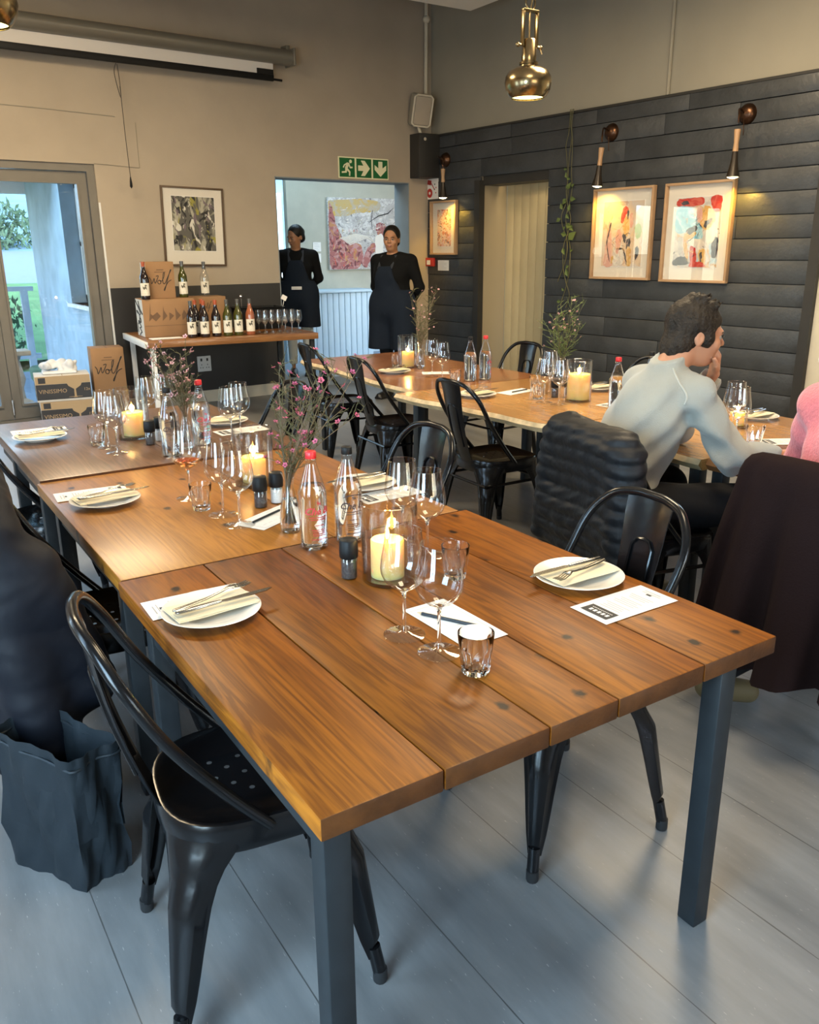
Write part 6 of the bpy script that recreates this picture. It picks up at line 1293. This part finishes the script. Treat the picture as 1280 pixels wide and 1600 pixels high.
# seated man in the pale shirt
def seated_man():
    base = (2.66, 2.40, 0); s = 1.10; t = thing('person', 'man in a pale grey long-sleeved shirt leaning on the slab table, seen from behind', 'person', base); o = Vector(base)
    hc = Vector((2.935, 2.325, 1.290)); look = (.86, -.50, -.10); nb = Vector((2.845, 2.375, 1.155)); pel = Vector((2.60, 2.42, .60))
    shR, shL = Vector((2.835, 2.205, 1.055)), Vector((2.885, 2.565, 1.06)); elR, elL = Vector((2.865, 2.040, .828)), Vector((3.12, 2.52, .828)); wrR, wrL = Vector((3.10, 1.965, .815)), Vector((3.045, 2.30, 1.115))
    f, r, u = axes((1, -.12, 0)); sp = (nb-pel).normalized(); R = rot_of(*(lambda z: (f, r, u))(0))
    def lean(p): return tuple(pel+sp*p)
    tilt = Euler((0, math.atan2(sp.x, sp.z), 0)); RT = tuple((tilt.to_matrix() @ Matrix(((r.x, f.x, 0), (r.y, f.y, 0), (0, 0, 1)))).to_euler())
    torso = [E(lean(.0), (.175, .145, .13), RT, .06), E(lean(.17), (.165, .125, .15), RT, .08), E(lean(.34), (.190, .128, .17), RT, .08), C(tuple(shR*.8+shL*.2), tuple(shR*.2+shL*.8), .078, k=.06), E(lean(.47), (.15, .095, .10), RT, .06)]
    armR = [C(tuple(shR), tuple(elR), .066, .054, .04), C(tuple(elR), tuple(wrR), .052, .036, .03)]; armL = [C(tuple(shL), tuple(elL), .064, .052, .04), C(tuple(elL), tuple(wrL), .050, .036, .03)]
    hipR, hipL = Vector((2.63, 2.30, .585)), Vector((2.63, 2.53, .585)); knR, knL = Vector((3.02, 2.06, .60)), Vector((3.06, 2.50, .58)); anR, anL = Vector((2.86, 2.06, .12)), Vector((2.98, 2.55, .12))
    legs = [C(tuple(hipR), tuple(knR), .098, .068, .05), C(tuple(knR), tuple(anR), .062, .042, .03), C(tuple(hipL), tuple(knL), .098, .068, .05), C(tuple(knL), tuple(anL), .062, .042, .03)]
    feet = [C(tuple(anR+Vector((-.02, 0, -.06))), tuple(anR+Vector((.14, -.03, -.085))), .035, .028, .03), C(tuple(anL+Vector((-.02, 0, -.06))), tuple(anL+Vector((.14, 0, -.085))), .035, .028, .03)]
    neck = [C(tuple(nb+Vector((-.02, 0, -.04))), tuple(hc+Vector((-.035, .015, -.03))), .068, .060, .03)]
    hands = hand_prims(wrR, (.97, -.25, .05), (0, 0, 1), s, .35, 1)+hand_prims(wrL, (-.12, -.10, .55), (.8, -.6, .0), s, .75, -1)
    blend('body', [shift(p, -.014) for p in torso+armR+armL+legs]+feet+neck+head_prims(hc, look, s)+hands, .0072, 'skin_light', t, base)
    eyes(t, hc, look, s)
    hf, hr, hu = axes(look); Q = lambda x, y, z: tuple(hc+(hr*x+hf*y+hu*z)*s); HR = rot_of(hf, hr, hu); g = random.Random(6)
    hair = [E(Q(0, -.020, .040), (.086*s, .104*s, .092*s), HR, .01), E(Q(0, -.060, -.035), (.074*s, .060*s, .065*s), HR, .03), E(Q(0, -.095, -.070), (.055*s, .028*s, .035*s), HR, .03), E(Q(.062, .022, -.012), (.020*s, .026*s, .035*s), HR, .015), E(Q(-.062, .022, -.012), (.020*s, .026*s, .035*s), HR, .015)]
    for k in range(46):
        a = g.uniform(-1.2, 1.2); b = g.uniform(-.4, 1.15); d = Vector((math.sin(a)*.9, -math.cos(a)*.2+b*.7, .5+math.cos(b)*.6)).normalized(); p0 = Vector((d.x*.076, -.020+d.y*.094, .040+d.z*.086)); p1 = p0+d*.016+Vector((g.uniform(-.012, .012), .018, .006)); hair.append(C(Q(*p0), Q(*p1), .0085*s, .0035*s, .010))
    hair += [E(Q(0, .118, -.022), (.090*s, .062*s, .095*s), HR, .012, sub=True), E(Q(.088, -.010, -.020), (.022*s, .020*s, .032*s), HR, .008, sub=True), E(Q(-.088, -.010, -.020), (.022*s, .020*s, .032*s), HR, .008, sub=True)]
    blend('hair', hair, .0058, 'hair_brown', t, base, fn=lambda D, X, Y, Z: D-.0025*np.sin(95*(X*.6+Y*.9)+26*Z)-.0015*np.sin(170*(X-Y)))
    shirt = [shift(p, .008) for p in torso+armR+armL]; n1, n2 = np.array(nb), np.array(hc-nb)
    def folds(D, X, Y, Z):
        q = np.sin(62*(Z*.8+X*.7-Y*.3)+5*np.sin(9*X+7*Y)); near = np.exp(-(((X-2.88)**2+(Y-2.03)**2)/.03)); low = np.exp(-((Z-.66)/.09)**2)
        D = D-.010*q*near-.008*np.sin(40*(Z+.6*Y)+3*np.sin(12*Y))*low-.0065*np.sin(38*(Z-1.3*X)+4*np.sin(8*Y)+3*np.sin(7*Z))*(.4+.6*np.exp(-((Z-.95)/.2)**2))
        return np.maximum(D, (Z-1.188)-.42*(X-2.80))
    sh = blend('shirt', shirt+[C(tuple(nb+Vector((-.03, 0, -.06))), tuple(nb+Vector((.0, -.005, .03))), .086, .076, .03), C(tuple(wrR), tuple(wrR+Vector((.2, -.05, 0))), .05, k=.004, sub=True), C(tuple(wrL), tuple(wrL+Vector((-.03, -.03, .2))), .05, k=.004, sub=True)], .0085, 'shirt_pale', t, base, fn=folds)
    m = MB(); seam = [nb+Vector((-.06, -.07, .0)), Vector((2.74, 2.20, 1.08)), Vector((2.725, 2.19, 1.03))]; m.tube([sh.closest_point_on_mesh(p-o)[1] for p in catmull(seam, 8)], .0045, 6); obj('seam', m, 'shirt_seam', t)
    blend('trousers', [shift(p, .014) for p in legs]+[shift(torso[0], .004)], .010, 'trouser_black', t, base, fn=lambda D, X, Y, Z: np.maximum(np.maximum(D-.003*np.sin(45*(X+Z)+5*np.sin(9*Y)), .10-Z), Z-.70))
    m = MB(); m.tube([Vector((2.70, 2.245, .655))-o, Vector((2.66, 2.255, .63))-o, Vector((2.62, 2.27, .60))-o], .03, 6, flat=.4); obj('undershirt_hem', m, 'sign_red', t)
    for a in (anR, anL): blend('shoe', [C((a.x-.03, a.y, .045), (a.x+.15, a.y-.02, .035), .047, .038, .02), B((a.x+.05, a.y-.01, .012), (.135, .046, .013), (0, 0, -.1), .01, .02)], .009, 'shoe_olive', t, base, fn=lambda D, X, Y, Z: np.maximum(D, .001-Z))
seated_man()
def seated_pink():
    base = (2.68, 1.46, 0); s = 1.06; t = thing('person', 'person in a pink knitted jumper on the chair with the brown coat', 'person', base)
    hc = (2.86, 1.43, 1.40); look = (.75, .65, -.05); pel = Vector((2.62, 1.46, .60)); nb = Vector((2.78, 1.45, 1.19)); sp = (nb-pel).normalized(); L = lambda p: tuple(pel+sp*p); RT = (0, .26, -PI/2*0)
    torso = [E(L(0), (.135, .175, .13), (0, .2, 0), .06), E(L(.18), (.115, .155, .16), (0, .2, 0), .08), E(L(.36), (.120, .175, .17), (0, .2, 0), .08), C((2.76, 1.32, 1.10), (2.76, 1.60, 1.10), .072, k=.06)]
    arms = [C((2.77, 1.635, 1.10), (2.855, 1.735, .84), .066, .052, .04), C((2.855, 1.735, .84), (3.12, 1.69, .81), .052, .036, .03), C((2.77, 1.28, 1.10), (2.88, 1.20, .84), .062, .05, .04), C((2.88, 1.20, .84), (3.12, 1.28, .81), .05, .036, .03)]
    legs = [C((2.64, 1.57, .58), (3.04, 1.60, .57), .09, .066, .05), C((3.04, 1.60, .57), (2.92, 1.60, .12), .06, .042, .03), C((2.64, 1.36, .58), (3.04, 1.36, .57), .09, .066, .05), C((3.04, 1.36, .57), (2.48, 1.705, .15), .06, .042, .03)]
    feet = [C((2.90, 1.60, .06), (3.06, 1.60, .035), .035, .028, .03), C((2.44, 1.71, .085), (2.56, 1.66, .035), .035, .028, .03)]
    hands = hand_prims((3.12, 1.69, .81), (.95, -.2, 0), (0, 0, 1), s, .4, -1)+hand_prims((3.12, 1.28, .81), (.95, .25, 0), (0, 0, 1), s, .4, 1)
    blend('body', [shift(p, -.012) for p in torso+arms+legs]+feet+[C(tuple(nb), hc, .056, .05, .03)]+head_prims(hc, look, s)+hands, .0095, 'skin_light', t, base); eyes(t, hc, look, s)
    hf, hr, hu = axes(look); Q = lambda x, y, z: tuple(Vector(hc)+(hr*x+hf*y+hu*z)*s)
    blend('hair', [E(Q(0, -.02, .036), (.088*s, .104*s, .095*s), rot_of(hf, hr, hu), .01), E(Q(0, -.07, -.08), (.08*s, .06*s, .11*s), rot_of(hf, hr, hu), .03), E(Q(0, .11, -.028), (.078*s, .07*s, .105*s), rot_of(hf, hr, hu), .02, sub=True)], .010, 'hair_brown', t, base)
    blend('jumper', [shift(p, .012) for p in torso+arms]+[C(tuple(nb), tuple(nb+Vector((.02, 0, .05))), .075, k=.03)], .010, 'knit_pink', t, base, fn=lambda D, X, Y, Z: D-.004*np.sin(40*(Z-X)+4*np.sin(10*Y)))
    blend('trousers', [shift(p, .012) for p in legs]+[shift(torso[0], .003)], .011, 'trouser_black', t, base, fn=lambda D, X, Y, Z: np.maximum(D, Z-.68))
    blend('shoe', [C((2.89, 1.60, .05), (3.07, 1.60, .04), .047, .04, .02)], .009, 'shoe_olive', t, base, fn=lambda D, X, Y, Z: np.maximum(D, .001-Z)); blend('shoe', [C((2.42, 1.715, .085), (2.57, 1.655, .045), .050, .043, .02)], .009, 'shoe_olive', t, base, fn=lambda D, X, Y, Z: np.maximum(D, .001-Z))
seated_pink()

# ------------------------------------------------------------------ coats over chair backs and the tote bag
def rotz(p, a, o): c, s = math.cos(a), math.sin(a); return (o[0]+c*p[0]-s*p[1], o[1]+s*p[0]+c*p[1], p[2])
def puffer(name, label, o, rz, prims, per, mat, h=.009, phase=0.0, amp=.017):
    q = []
    for p in prims:
        p = dict(p)
        if p['t'] == 'c': p['a'] = rotz(p['a'], rz, o); p['b'] = rotz(p['b'], rz, o)
        else: p['c'] = rotz(p['c'], rz, o); e = p.get('rot', (0, 0, 0)); p['rot'] = tuple((Euler((0, 0, rz)).to_matrix() @ Euler(e).to_matrix()).to_euler())
        q.append(p)
    def quilt(D, X, Y, Z):
        a = np.abs(np.sin(PI*(Z+.012*np.sin(9*X+7*Y)+phase)/per)); return D-amp*(a**.5-.5)-amp*.22*np.sin(50*(X+Y)+8*np.sin(20*Z))*a-.0035*np.sin(19*(X-Y)+9*Z)
    t = thing(name, label, 'jacket', (o[0], o[1], 0)); blend('shell', q, h, mat, t, (o[0], o[1], 0), fn=quilt); return t
J = [B((.03, -.285, .725), (.255, .055, .235), (.12, 0, 0), .045, .04), C((-.19, -.275, .915), (.22, -.275, .915), .060, k=.05), C((-.235, -.285, .88), (-.30, -.30, .44), .070, .062, .035), C((.27, -.285, .88), (.32, -.29, .42), .070, .062, .035), B((.03, -.275, .52), (.28, .065, .13), (.05, 0, 0), .04, .05)]
pj = puffer('puffer_jacket', 'black quilted puffer jacket hanging over the back of the chair of the man', (2.66, 2.29), R9(-104), J, .058, 'down_black', amp=.013)
m = MB(); M = Matrix.Translation((-2.66, -2.29, 0)) @ Matrix.Translation(rotz((.0, -.362, .915), R9(-104), (2.66, 2.29))) @ Matrix.Rotation(R9(-104), 4, 'Z') @ Matrix.Rotation(R9(72), 4, 'X')
m.tube([M @ Vector(p) for p in ((.09, .0, 0), (.055, .045, .0), (.03, .01, .0))], .0035, 5)
for k in range(5): m.box((.01-.022*k, .0, .0), (.014, .018, .003), 0, M)
obj('stitched_logo', m, 'paper', pj)
N = [B((.0, -.29, .62), (.32, .085, .36), (.10, 0, 0), .07, .05), C((-.24, -.29, .95), (.24, -.29, .95), .075, k=.05), C((-.30, -.30, .90), (-.36, -.24, .30), .085, .075, .04), C((.30, -.30, .90), (.38, -.22, .30), .090, .085, .04), B((.12, -.25, .30), (.24, .12, .16), (0, 0, 0), .08, .06), C((.30, -.22, .78), (.30, -.10, .42), .10, .09, .05)]
puffer('padded_coat', 'dark navy padded coat over the chair back beside the tote bag', (0.52, 2.68), R9(-94), N, .16, 'down_navy', .011, amp=.007)
t = thing('fleece_coat', 'dark brown fleece coat draped over the chair back of the person in pink', 'coat', (2.44, 1.46, 0)); m = MB(); rings = []; g = random.Random(3)
for i in range(26):
    f = i/25; z = .975-.70*f; hw = .205+.125*f**.8+.02*math.sin(3*f); th = .050+.075*f; ring = []
    if i < 4: hw *= (.80, .92, .97, .99)[i]; th *= (.35, .7, .9, 1)[i]; z = .985-.010*i-.004*i*i
    for k in range(96):
        a = 2*PI*k/96; c, q = math.cos(a), math.sin(a); fold = 1+f*(.5*math.sin(9*a+.8)+.2*math.sin(17*a+2*f)); low = -.09*f*f*max(0, -c)
        ring.append((-.03*f+th*q*fold*1.0, -hw*c*(1+.0*f)+.02*f, z+low+.01*math.sin(5*a)*f))
    rings.append(ring)
m.loft(rings); obj('cloth', m, 'fleece_brown', t, sharp=80)
m = MB(); m.lathe([(0, .004), (.011, .004), (.012, 0)], 14, 0, M=Matrix.Translation((-.165, .20, .335)) @ Matrix.Rotation(-PI/2, 4, 'Y')); obj('press_stud', m, 'chrome', t)
t = thing('tote_bag', 'open black fabric tote bag standing on the floor beside the navy coat', 'bag', (.262, 2.15, 0)); g = random.Random(2)
base4 = [(-.140, .100), (.003, -.140), (.138, -.108), (.0, .145)]
def ring4(sc, z, cr, n=14):
    out = []
    for k in range(4):
        a, b = Vector((*base4[k], 0)), Vector((*base4[(k+1) % 4], 0))
        for i in range(n):
            q = i/n; p = a.lerp(b, q); nn = Vector(((b-a).y, -(b-a).x, 0)).normalized(); d = cr*(math.sin(9*q+z*13+k)*.5+math.sin(23*q-z*31+2*k)*.3)
            out.append((p.x*sc+nn.x*d+.012*z, p.y*sc+nn.y*d+.02*z, z+(.10*p.y if z > .33 else 0)))
    return out
Z = [0.001, .02, .07, .14, .21, .28, .34, .385, .41]; m = MB()
m.loft([ring4(.96+.10*z, z, .012+.03*math.sin(PI*min(1, z/.41))*.6) for z in Z]+[ring4(.955+.10*z, z, .012) for z in Z[::-1][0:6]], 0, True, True); obj('bag_body', m, 'tote_black', t, sharp=70)
m = MB(); m.tube(catmull([Vector(p)+Vector((0, 0, -.025)) for p in ring4(1.003, .405, .012, 5)], 3, True), .004, 5, closed=True); obj('top_hem', m, 'tote_black', t)
